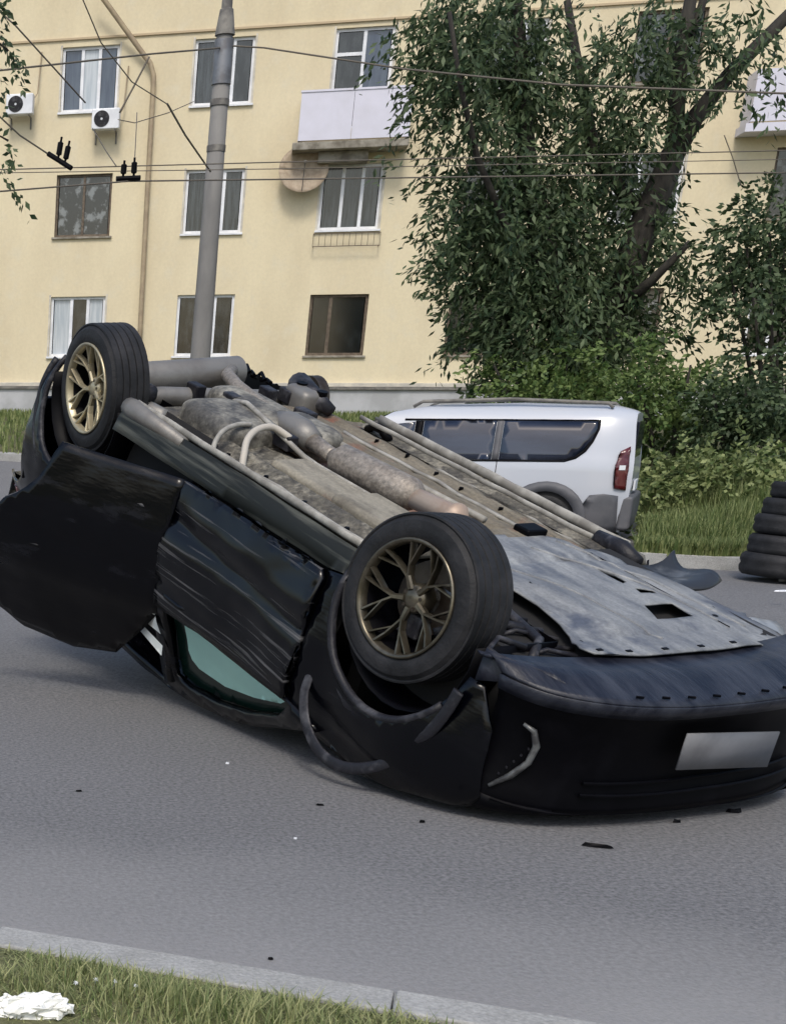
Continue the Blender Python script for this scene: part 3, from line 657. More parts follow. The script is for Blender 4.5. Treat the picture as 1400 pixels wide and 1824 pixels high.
# ------------------------------------------------------------ tyre stack with post
ts=at(1398,1010,13.6); ts.z=gz(ts.x,ts.y)
ty_prof=[(.17,-.09),(.2,-.1),(.28,-.1),(.305,-.07),(.31,-.03),(.3,0),(.31,.03),(.305,.07),(.28,.1),(.2,.1),(.17,.09),(.175,0)]
zc=0
labs=['lowest worn tyre of the stack at the right edge','second worn tyre from the bottom of the stack','third worn tyre up in the stack','fourth worn tyre up in the stack, under the top one','topmost small worn tyre of the stack']
base=None
for k,(rr,hh) in enumerate(((.37,.21),(.34,.19),(.31,.18),(.28,.17),(.235,.15))):
    m=MB(); tilt=(.10,.06,.12,.05,.08)[k]
    s=rr/.31
    def T(q,s=s,hh=hh,zc=zc,tilt=tilt): 
        p=V((q.x*s,q.z*s,q.y*hh/.2)); return V((p.x,p.y,p.z+hh/2-p.x*tilt))
    m.lathe(ty_prof,40,T,close=True)
    o=m.build('old_tyre',tyre,smooth=True); o.location=(ts.x+random.uniform(-.01,.01),ts.y,ts.z+.03+zc); zc+=hh*.97
    tag(o,labs[k],'tyre','stacked tyres round the post')
pb=ts+V((0,0,0)); sp=empty('sign_post',pb,0,'thin white post rising out of the tyre stack at the right edge','post')
m=MB(); m.tube([(0,0,0),(0,0,zc+.02),(.02,0,2.3)],.03,10); m.build('post',whitep,sp,smooth=True)
m=MB(); m.box((-.10,-.08,zc+.01),(.12,.08,zc+.10)); m.build('foot_block',whitep,sp,bevel=.015)

# ============================================================ THE OVERTURNED CAR
ct=V((2.456,6.8053,.8568)); cyaw,cpit,crol=-1.2167,.3047,.0209
CR=Matrix.Rotation(cyaw,3,'Z')@Matrix.Rotation(cpit,3,'Y')@Matrix.Rotation(crol+pi,3,'X')
c0=V((1.3,0,.5))
def c2w(p): return CR@(V(p)-c0)+ct
CRt=CR.transposed()
def w2c(p): return CRt@(V(p)-ct)+c0
# Empty on the ground beneath the car's middle; children use car coordinates relative to it
eb=V((ct.x,ct.y,0)); ec=w2c(eb)
car=bpy.data.objects.new('overturned_car',None); C.objects.link(car)
MW=CR.to_4x4(); MW.translation=c2w((0,0,0)); MW=MW@Matrix.Translation(ec)
car.matrix_world=MW; car.empty_display_size=.3
tag(car,'black car lying upside down on its roof with left wheels in the air','car')
def CB(m,name,mt,parent=None,clamp=True,dent=0,**kw):
    vs=[]
    for p in m.v:
        q=V(p)
        if dent:
            n_=noise.noise_vector(q*3.1)+.5*noise.noise_vector(q*8); q=q+V((n_.x*.3,n_.y,n_.z*.3))*dent
        if clamp:
            w_=c2w(q)
            if w_.z<.06:
                w_.z=.008+.052*math.exp((w_.z-.06)/.15)*1.0; q=w2c(w_)
        vs.append(q-ec if parent is None or parent is car else q-ec)
    m.v=vs
    return m.build(name,mt,parent or car,**kw)
# --- side surface
def top(x): return interp(x,[(-.85,.95),(-.75,1.02),(-.45,1.20),(-.1,1.36),(.4,1.43),(.9,1.45),(1.35,1.37),(1.7,1.22),(2.0,1.05),(2.42,.93),(2.8,.92),(3.1,.88),(3.3,.80),(3.43,.66)])
def wprof(z): return interp(z,[(.12,.72),(.16,.755),(.22,.785),(.30,.812),(.42,.838),(.55,.850),(.68,.848),(.80,.838),(.88,.822),(.93,.80),(1.0,.765),(1.15,.705),(1.3,.64),(1.40,.58),(1.46,.50)])
def sy(x,z):
    w=wprof(z)
    if x>2.75: w-=.36*((x-2.75)/.68)**2.3
    if x<-.2: w-=.14*((-.2-x)/.66)**2.2
    if .45<z<.85: w+= .010*sin((z-.45)/.4*pi)
    w-= .012*math.exp(-((z-.70-.05*x)/.018)**2)  # feature crease
    return max(w,.02)
def ss_(sd,off=0): return lambda x,z:V((x,sd*(sy(x,z)+off),z))
LS=1
archF=(2.6,.26,.365); archR=(0.0,.26,.365)
def arcp(A,a0,a1,n=16,dr=0): return arc(A[0],A[1],A[2]+dr,a0,a1,n)
o_rocker=[(.37,.155),(2.22,.155),(2.235,.245),(2.12,.262),(1.1,.275),(.37,.285)]
o_fdoor=[(1.095,.285),(2.11,.272),(2.145,.30),(2.165,.62),(2.15,.835),(1.5,.845),(1.11,.88),(1.075,.60)]
o_fender=[(2.24,.165),(2.245,.26)]+arcp(archF,178,8)+[(3.02,.32),(3.11,.45),(3.14,.60),(3.16,.70),(3.10,.84),(2.72,.905),(2.40,.90),(2.165,.87),(2.185,.62),(2.165,.30),(2.13,.268),(2.235,.25)]
o_rdoor=[(.365,.29),(1.075,.285),(1.055,.60),(1.09,.925),(.10,.93),(.10,.70)]
o_quarter=[(-.37,.20)]+arcp(archR,190,52,10)+[(.25,.56),(.20,.72),(.16,.93),(-.10,.99),(-.50,1.04),(-.66,1.12),(-.90,1.12),(-.90,.95),(-.56,.90),(-.45,.82),(-.455,.66),(-.445,.42),(-.41,.24)]
# windows frame greenhouse
o_gh=[(-.62,1.02),(-.10,.99),(.16,.93),(1.10,.87),(1.5,.835),(2.16,.825),(2.38,.86),(2.2,.945),(1.9,1.11),(1.58,1.25),(1.22,1.34),(.8,1.40),(.3,1.40),(-.15,1.31),(-.50,1.12)]
h_f=[(1.17,.885),(1.5,.85),(2.19,.84),(2.10,.94),(1.85,1.07),(1.55,1.18),(1.3,1.24),(1.17,1.24)]
h_r=[(.12,.955),(1.03,.955),(1.03,1.34),(.6,1.35),(.28,1.31)]
# left side
CB(panel(o_rocker,ss_(1),.05),'rocker_panel',rockm,dent=.006,smooth=True,solid=.012)
def dY(x,z): return sy(x,z)+.004-.030*math.exp(-((z-.46-.06*(x-1.1))/.05)**2)-.045*math.exp(-((x-1.75)/.28)**2-((z-.66)/.12)**2)+.010*abs(math.sin(x*4.3+z*9+1))*sstep(.3,.4,z)
fdoor=CB(panel(o_fdoor,lambda x,z:V((x,dY(x,z),z)),.03),'front_door',carscr,dent=.008,smooth=True,solid=.03)
CB(panel(o_fender,ss_(1,.0),.035),'front_fender',carblack,dent=.014,smooth=True,solid=.012)
CB(panel(o_quarter,ss_(1,.0),.04),'rear_quarter_panel',carblack,dent=.012,smooth=True,solid=.012)
def gh(sd,holes,nm='window_frame'):
    return CB(panel(o_gh,lambda x,z:ss_(sd,-.004)(x,z),.05,holes),nm,carblack,dent=.006,smooth=True,solid=.03)
gf=gh(1,[h_f,h_r])
gfd=CB(panel(h_f,ss_(1,-.018),.05),'front_door_glass',greenglass,smooth=True)
# dark sheet paints the shade behind door gaps and rear opening
CB(panel([(.36,.17),(2.24,.17),(2.24,.96),(1.1,.97),(1.05,1.36),(.05,1.36),(.05,.95),(.3,.6)],lambda x,z:V((x,sy(x,z)-.075-(.0 if x>1.08 else .10*sstep(1.08,.9,x)),z)),.06,[h_f]),'door_opening_shade',dark,smooth=True)
# B-pillar and hinge bits
m=MB(); m.tube([(1.085,.765,.30),(1.08,.80,.6),(1.10,.775,.92),(1.12,.66,1.3)],[.03,.035,.035,.03],8); CB(m,'centre_pillar',carblack,smooth=True)
# front door damage: hanging crease and dented handle pocket
m=MB(); m.tube([(1.12,.856,.78),(1.2,.872,.80),(1.32,.874,.80),(1.40,.858,.79)],.014,8); CB(m,'door_handle',carblack,fdoor,smooth=True)
m=MB(); m.tube([(1.12,sy(1.12,.40)+.004,.40),(1.6,sy(1.6,.41)+.006,.405),(2.13,sy(2.13,.41)+.004,.41)],.011,8); CB(m,'door_moulding',greypl,fdoor,dent=.01,smooth=True)
for (pts,rr) in (([(1.12,.315),(1.4,.305),(1.8,.315),(2.10,.31)],.013),([(1.12,.36),(1.35,.385),(1.7,.37),(2.12,.40)],.008),([(1.13,.50),(1.4,.52),(1.7,.50),(2.0,.53),(2.13,.54)],.010),([(1.2,.60),(1.5,.585),(1.8,.63),(2.1,.66)],.006),([(1.5,.44),(1.75,.455),(2.0,.45)],.006)):
    P=[V((x,0,z)) for x,z in pts]
    Q=[]
    for i in range(len(P)-1):
        for j in range(6): Q.append(P[i].lerp(P[i+1],j/6))
    Q=[V((q.x,dY(q.x,q.z)+.004,q.z)) for q in Q]
    m=MB(); m.tube(Q,[rr*(.35+.65*abs(sin(k*1.7+rr*900))) for k in range(len(Q))],7,flat=.6); CB(m,'bent_crease',creasem,fdoor,dent=.008,smooth=True)
# opaque teal panel paints the window's brightness; white pieces beside the pillar
CB(panel([(1.295,.90),(1.285,1.05),(1.31,1.09),(1.37,1.108),(1.6,1.08),(1.85,1.0),(2.08,.90),(2.125,.862),(2.10,.846),(1.96,.848),(1.79,.858),(1.56,.865),(1.40,.88)],lambda x,z:V((x,sy(x,z)-.008,z)),.03),'painted_bright_pane',teal,gfd,smooth=True)
CB(panel([(.99,.93),(1.075,.93),(1.115,1.045),(.945,1.05)],lambda x,z:V((x,.825-.05*sstep(.95,1.1,z),z)),.03),'white_piece',white_piece_mat,smooth=True)
CB(panel([(.925,1.085),(1.13,1.10),(1.14,1.15),(.91,1.12)],lambda x,z:V((x,.775,z)),.03),'white_piece',white_piece_mat,smooth=True)
# --- open left rear door, hinged on the centre pillar
rdoor=bpy.data.objects.new('rear_door',None); C.objects.link(rdoor); rdoor.parent=car
TH=R(33); hx,hy=1.075,.80
def dsw(x,z,off=0):
    y=sy(x,z)+off-hy; dx=x-hx
    return V((hx+dx*cos(TH)+ y*sin(TH)*1.0, hy - dx*sin(TH)+ y*cos(TH), z))
o_rd=[(.42,.285),(1.075,.285),(1.055,.60),(1.085,.93),(1.0,1.06),(.86,1.27),(.6,1.34),(.3,1.33),(.02,1.20),(-.02,.95),(.06,.80)]+[(archR[0]+.40*cos(R(a)),archR[1]+.40*sin(R(a))) for a in (62,52,42,32,22,12)]
CB(panel(o_rd,lambda x,z:dsw(x,z),.04),'door_skin',carblack,rdoor,dent=.012,smooth=True,solid=.035)
rdo=[o for o in rdoor.children][0]
CB(panel([(.10,.955),(.98,.955),(.82,1.20),(.6,1.28),(.33,1.27),(.12,1.14)],lambda x,z:dsw(x,z,.006),.06),'door_window',glassy('rear_door_glass',(.003,.004,.008),(.006,.008,.012),2,.12),rdoor,smooth=True)
m=MB(); m.tube([dsw(.42,.40,.016),dsw(.55,.395,.018),dsw(.7,.41,.020),dsw(.8,.425,.020),dsw(.9,.44,.024),dsw(1.0,.455,.018)],[.003,.006,.010,.005,.011,.004],8); CB(m,'door_moulding',creasem,rdoor,dent=.012,smooth=True)
m=MB(); m.tube([dsw(.22,.79,.01),dsw(.27,.80,.03),dsw(.40,.80,.03),dsw(.45,.79,.01)],.013,8); CB(m,'door_handle',carblack,rdoor,smooth=True)
m=MB()
edge=[(.46,.292),(.44,.33)]+[(archR[0]+.405*cos(R(a)),archR[1]+.405*sin(R(a))) for a in (14,26,38,50,62)]+[(.10,.78),(.02,.90)]
m.tube([dsw(x,z,.004) for x,z in edge],.010,8); CB(m,'wheel_arch_seal',greypl,rdoor,dent=.012,smooth=True)
for k,(x,z) in enumerate(((1.03,.38),(1.0,.47))):
    m=MB(); m.tube([dsw(x-.07,z,.008),dsw(x-.03,z-.008,.018),dsw(x,z+.012,.02),dsw(x+.03,z+.04,.012)],[.003,.011,.014,.004],7,flat=.6); CB(m,'torn_edge',creasem,rdoor,dent=.012,smooth=True)
# --- right side (hidden, simple but whole)
RB=lambda: None
def twist(m,k=.10):
    for i,q in enumerate(m.v):
        y=q[1]; d=k*sstep(-.15,-.75,y); m.v[i]=(q[0],q[1],q[2]+d*sstep(1.0,.3,q[2]))
    return m
for nm,o,mt in (('rocker_panel',o_rocker,sillm),('front_door',o_fdoor,carblack),('rear_door_right',o_rdoor,carblack),('front_fender',o_fender,carblack),('rear_quarter_panel',o_quarter,carblack)):
    CB(twist(panel(o,ss_(-1),.06)),nm.replace('rear_door_right','rear_side_door'),mt,dent=.012,smooth=True,solid=.012,off=1)
CB(panel(o_gh,ss_(-1,-.004),.06,[h_f,h_r]),'window_frame',carblack,smooth=True,solid=.03,off=1)
for h in (h_f,h_r): CB(panel(h,ss_(-1,-.015),.06),'side_glass',greenglass,smooth=True)
# --- hood, roof, glass, tail
def across(x0,x1,zf,wf,name,mt,dent=.012,n=12):
    m=MB(); m.grid(lambda x,t:V((x,t*wf(x),zf(x)+.05*(1-t*t)*wf(x))),[x0+(x1-x0)*i/n for i in range(n+1)],[-1+i/8 for i in range(17)])
    return CB(m,name,mt,dent=dent,smooth=True,solid=.012)
across(2.42,3.30,lambda x:top(x)-.03,lambda x:sy(x,min(.86,top(x)-.02))-.02,'bonnet',carblack)
across(-.15,1.70,lambda x:top(x)-.04,lambda x:(sy(x,1.40)+.0)*(1-.25*sstep(.9,1.6,x)),'roof',carblack)
across(1.70,2.44,lambda x:top(x)-.03,lambda x:sy(x,min(1.38,top(x)))*(.75+.22*sstep(1.7,2.4,x)),'windscreen',mat('crazed_glass',(.05,.07,.07),.35,col2=(.25,.3,.3),scale=25,lo=.5,hi=.6))
across(-.62,-.15,lambda x:top(x)-.03,lambda x:sy(x,min(1.3,top(x)))-.0,'rear_window',wg_dark)
# tailgate
m=MB(); m.grid(lambda z,t:V((interp(z,[(.75,-.58),(.92,-.62),(.95,-.90),(1.1,-.92),(1.14,-.80),(1.16,-.62)])+.05*t*t,t*.66,z)),[.75,.83,.92,.95,1.0,1.1,1.14,1.16],[-1+i/8 for i in range(17)]); CB(m,'tailgate',carblack,dent=.01,smooth=True,solid=.015)
for sd in (1,-1):
    mm=panel([(-.88,.98),(-.66,.97),(-.64,1.04),(-.70,1.09),(-.88,1.08)],ss_(sd,.008),.05); CB(mm,'tail_lamp',redl,smooth=True,solid=.01)
# rear bumper: wraps, edge is pale dusty plastic
def rb(a,z):
    t=abs(a); sg=1 if a>=0 else -1
    w=interp(z,[(.40,.93),(.46,.98),(.6,1.0),(.8,1.0)])
    if t<.75: return V(((-.62+.06*(t/.75)**3)*w,sg*.74*t/.75*w,z))
    u=(t-.75)/.25; return V(((-.56+.16*u**.8)*1.0,sg*(.74+.09*u**.6)*w,z))
m=MB(); m.grid(lambda a,z:rb(a,z),[-1+i/20 for i in range(41)],[.42,.46,.52,.6,.68,.76,.82]); CB(m,'rear_bumper',carblack,dent=.012,smooth=True,solid=.02)
m=MB(); m.tube([(-.41,.79,.27),(-.44,.80,.34),(-.46,.815,.45),(-.465,.825,.62),(-.455,.82,.80),(-.42,.81,.88)],.022,10,flat=.5); CB(m,'bumper_edge_rear',greypl,dent=.01,smooth=True)
# --- rear wheel arch flange and liners
def archlip(A,a0,a1,r,yoff,mt,nm,tw=.016,par=None,flat=1):
    m=MB(); m.tube([(A[0]+r*cos(R(a)),sy(A[0]+r*cos(R(a)),max(.14,A[1]+r*sin(R(a))))+yoff,A[1]+r*sin(R(a))) for a in [a0+(a1-a0)*i/20 for i in range(21)]],tw,8); return CB(m,nm,mt,par,dent=.006,smooth=True)
archlip(archF,185,30,.372,.002,greypl,'wheel_arch_trim',.017)
archlip(archR,200,60,.372,.0,greypl,'wheel_arch_trim',.016)
archlip(archR,192,125,.44,-.005,greypl,'splash_guard',.022)
for A in (archF,archR):
    for sd in (1,-1):
        m=MB(); m.grid(lambda y,a:V((A[0]+.35*cos(R(a)),sd*y,A[1]+.35*sin(R(a)))),[.42,.55,.68,.79],[a for a in range(-8,189,14)]); 
        if sd<0: twist(m)
        CB(m,'wheel_arch_liner',blackpl,clamp=True,smooth=True,solid=.006)
        m=MB(); m.add([V((A[0]+.35*cos(R(a)),sd*.42,A[1]+.35*sin(R(a)))) for a in range(-8,189,14)],[tuple(range(15))]); CB(m,'inner_wing',blackpl)
# hanging torn trim in front of the door, below the wheel
def strip(pts,wd,th,nm,mt,dent=.004):
    m=MB(); 
    P=[V(p) for p in pts]; out=[]
    Q=[]
    for i in range(len(P)-1):
        p0,p1,p2,p3=P[max(i-1,0)],P[i],P[i+1],P[min(i+2,len(P)-1)]
        for j in range(6):
            t=j/6; Q.append(.5*((2*p1)+(p2-p0)*t+(2*p0-5*p1+4*p2-p3)*t*t+(3*p1-p0-3*p2+p3)*t**3))
    Q.append(P[-1]); m.tube(Q,wd,10,flat=th); return CB(m,nm,mt,dent=dent,smooth=True)
strip([(2.26,.86,.66),(2.285,.885,.74),(2.36,.90,.83),(2.50,.91,.885),(2.64,.90,.87),(2.76,.875,.80),(2.82,.85,.735)],.024,.3,'hanging_arch_trim',greypl)
strip([(2.29,.835,.50),(2.36,.85,.60),(2.48,.86,.66),(2.62,.86,.675),(2.74,.855,.63)],.028,.35,'hanging_liner_edge',greypl)
# bumper end flange with bolts
strip([(2.975,.835,.36),(2.965,.845,.45),(2.93,.85,.55),(2.85,.855,.64)],.026,.35,'bumper_flange',greypl)
# --- front bumper
def fb(a,z,off=0):
    # a -1..1 : left +1 ; plan curve
    t=abs(a); s_=1 if a>=0 else -1
    ang=t**1.15*R(84)
    y=.79*min(1,math.sin(ang)**.85 if ang>0 else 0); x=2.99+(.44)*math.cos(ang)**.72
    k=interp(z,[(.19,-.055),(.235,.0),(.30,-.03),(.36,-.075),(.45,-.085),(.58,-.075),(.64,-.03),(.70,-.02),(.78,-.05),(.86,-.12)])+off
    d=V((cos(ang)*1.0,s_*sin(ang),0))
    return V((x,s_*y,z))+d*(k*(1-.55*t))
def fbu(a,u): # underside lip: u 0 inner(tray edge) .. 1 outer at z .235
    p=fb(a,.19); q=V((3.06+.06*(1-abs(a)),(.80 if a>0 else -.80)*abs(a)**.9,.20)); return q
m=MB(); m.grid(lambda a,z:fb(a,z),[-1+i/24 for i in range(49)],[.235,.26,.30,.34,.40,.45,.5,.56,.62,.66,.70,.74,.78,.82,.86]); CB(m,'front_bumper',blackpl,dent=.012,smooth=True,solid=.012)
fbo=[o for o in car.children if o.name.startswith('front_bumper')][0]
m=MB(); 
def lip(a,u):
    q=fb(a,.232,.006); s_=1 if a>=0 else -1; t=abs(a)
    inn=V((3.10-.02*t*t-.12*t**3,s_*min(.80,.82*t**.95),.205+.01*sin(u*9)))
    if t>.8: inn.x=min(inn.x,q.x-.04)
    return inn.lerp(q,u)+V((0,0,-.018*sin(u*pi)))
m.grid(lambda a,u:lip(a,u),[-1+i/24 for i in range(49)],[0,.15,.3,.45,.6,.75,.9,1.0]); CB(m,'bumper_lip',bumperm,dent=.008,smooth=True,solid=.01)
m=MB(); m.grid(lambda a,t:fb(a,.24+.055*t,.010),[-1+i/24 for i in range(49)],[0,.5,1]); CB(m,'bumper_edge',bumperm,dent=.008,smooth=True,solid=.01)
for k in range(8):
    a=.42-.1*k; p=lip(a,.90); m=MB(); m.tube([p+V((-.006,.012,-.008)),p+V((.003,-.010,-.008))],.005,6); CB(m,'clip',blackpl)
# lower corner edge (grey plastic side of bumper, towards the wheel)
m=panel([(2.965,.20),(3.18,.20),(3.30,.245),(3.2,.29),(3.08,.275),(2.99,.31)],ss_(1,.012),.03); CB(m,'bumper_corner',bumperm,dent=.006,smooth=True,solid=.01)
# grille recess bars
for z in (.57,.61):
    m=MB(); m.tube([fb(a,z,.02) for a in [-.5+i/16 for i in range(17)]],.007,6); CB(m,'grille_bar',blackpl)
# fog lamp bracket (boomerang trim)
m=MB(); m.tube([fb(.845,.385,.022),fb(.79,.40,.024),fb(.755,.455,.024),fb(.76,.52,.024),fb(.81,.585,.024),fb(.875,.64,.022)],[.006,.011,.013,.012,.013,.007],8); CB(m,'fog_lamp_trim',mat('brushed_trim',(.13,.135,.135),.4,metal=.3,col2=(.05,.05,.052),scale=20),smooth=True)
for k in range(5):
    a=.865-.02*k; m=MB(); p=fb(a,.59-.03*k,.02); m.tube([p,p+V((.006,.004,0))],.004,6); CB(m,'clip',greypl)
m=MB(); m.tube([fb(a,.685,.014) for a in [-.9+i/12 for i in range(22)]],.006,6); CB(m,'panel_seam',blackpl)
m=MB(); m.tube([(3.02,.70,.245),(2.95,.74,.215),(2.90,.66,.20),(2.96,.58,.215)],.012,7); CB(m,'loose_hose',greypl,smooth=True)
# headlights and plate
for s_ in (1,-1):
    m=MB(); m.grid(lambda a,z:fb(s_*a,z,.004+.01),[.58+i*.05 for i in range(8)],[.68,.72,.76,.80]); CB(m,'headlight',blackpl,smooth=True,solid=.01)
m=MB(); m.grid(lambda a,z:V((3.405+.05*(z-.37),a*.232-.03-.12*(z-.37),z-.020*a)),[-1,0,1],[.375,.45,.52]); pl=CB(m,'number_plate',platem,smooth=True,solid=.006)
# --- undertray
tray_o=[(2.05,.08),(2.35,.28),(2.507,.30),(2.70,.30),(2.86,.34),(3.04,.42),(3.09,.40),(3.125,.2),(3.14,-.1),(3.12,-.35),(3.08,-.62),(2.95,-.68),(2.62,-.64),(2.40,-.62),(2.28,-.54),(2.12,-.36),(2.06,-.2)]
hl=[[(2.434,-.25),(2.429,-.29),(2.559,-.285),(2.575,-.245)],[(2.625,-.254),(2.642,-.337),(2.675,-.325),(2.669,-.24)],[(2.766,-.16),(2.767,-.303),(2.881,-.296),(2.881,-.108)]]
def trz(x,y):
    z=.195+.06*sstep(-.25,-.75,y)
    z+= .018*sstep(.02,.10,abs(y-.08)-.0)*sstep(2.35,2.5,x)*0
    z-= .022*math.exp(-((y-.17+.10*(x-2.6))/.10)**2)*sstep(2.3,2.6,x)*sstep(3.05,2.85,x)
    z+= .012*math.exp(-((x-2.32)/.02)**2)+.010*math.exp(-((x-2.98)/.015)**2)+.014*math.exp(-((y+.42)/.02)**2)
    return V((x,y,z+.006*noise.noise(V((x*6,y*6,0)))))
CB(panel(tray_o,trz,.03,hl),'undertray',traym,smooth=True,solid=.006)
tr=[o for o in car.children if o.name.startswith('undertray')][0]
for (x,y) in ((3.07,.36),(3.09,.24),(3.10,.08),(3.11,-.08),(3.10,-.25),(3.07,-.42),(2.98,.36)):
    m=MB(); m.box((x-.007,y-.012,trz(x,y).z-.009),(x+.007,y+.012,trz(x,y).z-.003)); CB(m,'clip',blackpl)
for (pts) in ([(2.15,-.30),(2.5,-.46),(3.0,-.52)],[(2.30,.20),(2.7,.05),(3.08,.02)],[(2.2,-.12),(2.6,-.36),(2.95,-.40)]):
    Q=[]
    for i in range(len(pts)-1):
        for j in range(8):
            x=pts[i][0]+(pts[i+1][0]-pts[i][0])*j/8; y=pts[i][1]+(pts[i+1][1]-pts[i][1])*j/8; Q.append(trz(x,y)+V((0,0,-.004)))
    m=MB(); m.tube(Q,.009,7,flat=.6); CB(m,'pressed_rib',traym,tr,smooth=True)
for (x,y) in ((2.2,.0),(2.25,-.40),(2.55,.20),(2.75,-.55),(2.9,.28),(2.98,-.2),(2.45,-.05),(2.85,-.45)):
    m=MB(); p=trz(x,y); m.lathe([(.001,0),(.011,0),(.013,.004)],10,lambda q,p=p:V((p.x+q.x,p.y+q.z,p.z-.005+q.y))); CB(m,'tray_bolt',blackpl,tr)
# engine bay dark body + some pipes beside tray
m=MB(); m.box((2.15,-.62,.24),(3.2,.62,.60)); CB(m,'engine',dark)
m=MB()
for k in range(7):
    x=2.45+.08*k; m.tube([(x,.66,.30),(x+.05,.5,.22+.02*(k%2)),(x+.12,.36,.235)],.010,6)
m.tube([(2.30,.42,.22),(2.6,.40,.215),(2.9,.46,.225),(3.02,.60,.235)],.018,8); m.tube([(2.65,.70,.30),(2.72,.55,.22),(2.85,.40,.23)],.02,8)
CB(m,'subframe',greypl,smooth=True)
# torn flap at the right front
m=MB(); m.grid(lambda u,v:V((2.27+.26*u+.04*sin(v*3), -.60-.25*v, .25+.07*sin(u*4+1)*v-.10*v*v*(1-u)+.05*u*v)),[i/14 for i in range(15)],[i/10 for i in range(11)]); CB(m,'torn_liner_flap',mat('flap_plastic',(.02,.022,.026),.4,col2=(.16,.17,.18),scale=5,lo=.5,hi=.7),dent=.03,smooth=True,solid=.01)
m=MB(); m.grid(lambda u,v:V((2.70+.28*u,-.66-.16*v,.27+.03*sin(u*9)+.03*v)),[i/8 for i in range(9)],[i/5 for i in range(6)]); CB(m,'crumpled_wing_edge',mat('bare_crumpled_metal',(.3,.32,.34),.4,metal=.3,col2=(.15,.16,.18),scale=8),dent=.04,smooth=True,solid=.008)
# --- floor
def flz(x,y):
    z=.200+.10*sstep(-.15,-.74,y)
    tun=math.exp(-((y-.02)/.17)**4); z+=.13*tun*sstep(.55,.9,x)
    z-= .030*(math.exp(-((y-.50)/.035)**4)*sstep(2.15,1.9,x)*sstep(.6,.8,x))
    z-= .030*(math.exp(-((y+.46)/.035)**4))
    for xx in (.95,1.25,1.55,1.85): z+= .008*math.exp(-((x-xx)/.02)**2)*(1-tun)
    z-= .012*(math.exp(-((y-.33)/.02)**2)); z-=.02*sstep(.60,.66,y)*0
    z+= .03*math.exp(-((x-1.36)/.03)**2)*(1 if .25<y<.5 else 0)
    return V((x,y,z+.006*noise.noise(V((x*8,y*8,0)))))
m=MB(); m.grid(flz,[.30+i*.035 for i in range(55)],[.02+i*.03 for i in range(25)]); CB(m,'floor_pan',under,smooth=True)
m=MB(); m.grid(flz,[.30+i*.035 for i in range(55)],[-.74+i*.0304 for i in range(26)]); CB(m,'floor_pan',underbr,smooth=True)
m=MB(); m.grid(lambda x,a:V((x,.03+.15*cos(a),.30-.05+.08*sin(a))),[.62+i*.1 for i in range(16)],[pi*i/8 for i in range(9)]); CB(m,'heat_shield',shield,dent=.006,smooth=True)
# oblong pressed panels on left floor
for (x0,x1,y0,y1) in ((1.15,1.66,.25,.46),(1.62,2.2,.22,.47)):
    m=MB(); m.box((x0,y0,.150 if x0>1.3 else .162),(x1,y1,.22)); CB(m,'floor_shield',panm,dent=.006,bevel=.028)
rnd=random.Random(5)
for k in range(6):
    x=.8+.22*k+rnd.uniform(-.02,.02); y=-.40-.03*rnd.random(); z=flz(x,y).z-.004
    m=MB(); m.tube([(x,y,z+.01),(x,y,z-.010),(x+.012,y,z-.012)],[.010,.008,.006],7); CB(m,'floor_clip',blackpl)
for k in range(4):
    x=1.0+.3*k; y=.565+.02*rnd.random(); z=flz(x,y).z; m=MB(); m.tube([(x,y,z+.01),(x,y,z-.009)],.011,8); CB(m,'floor_plug',blackpl)
for (x0,x1,y) in ((.7,2.1,-.30),(1.0,2.05,-.62),(1.0,2.1,.60)):
    m=MB(); m.tube([(x0+(x1-x0)*i/10,y+.01*sin(i),flz(x0+(x1-x0)*i/10,y).z-.006) for i in range(11)],.009,7); CB(m,'fuel_line',seamm,dent=.004,smooth=True)
# rear floor
m=MB(); m.grid(lambda x,y:V((x,y,.30+.05*sstep(.3,-.2,x)+.02*noise.noise(V((x*5,y*5,1))))),[-.75+i*.07 for i in range(17)],[-.60+i*.08 for i in range(16)]); CB(m,'boot_floor',under,smooth=True)
# sills: pinch weld seams
def seam(y,z,x0,x1,r=.013,nm='sill_seam'):
    m=MB(); m.tube([(x0+(x1-x0)*i/12,y+.004*sin(i*2),z+.004*sin(i*3.1)) for i in range(13)],r,8,flat=.5); CB(m,nm,seamm,dent=.004,smooth=True)
seam(.735,.138,.42,2.24,.016); seam(-.72,.235,.45,2.15,.022); seam(-.55,.205,.50,2.1,.012)
m=MB(); m.tube([(.36,.745,.175),(.42,.75,.172),(.9,.755,.18)],[.045,.05,.03],12); CB(m,'sill_end',silenc,smooth=True)
m=MB(); m.grid(lambda x,t:V((x,.742-.10*t,.150+.045*t+.01*sin(t*8))),[.42+i*.08 for i in range(23)],[0,.2,.4,.6,.8,1]); CB(m,'inner_sill',sillm,dent=.004,smooth=True)
m=MB(); m.grid(lambda x,t:V((x,-.73+.12*t,.255+.02*t)),[.42+i*.08 for i in range(22)],[0,.25,.5,.75,1]); CB(m,'inner_sill',under,dent=.008,smooth=True)
m=MB(); m.tube([(2.0,-.70,.26),(2.15,-.70,.25),(2.26,-.69,.27)],[.035,.04,.03],12); CB(m,'jacking_end',greypl,dent=.03,smooth=True)
m=MB(); m.box((1.98,-.36,.19),(2.10,.0,.24)); CB(m,'cross_member',underbr,bevel=.015)
m=MB(); m.box((2.0,-.31,.165),(2.09,-.20,.20)); CB(m,'cross_member_bracket',blackpl,bevel=.01)
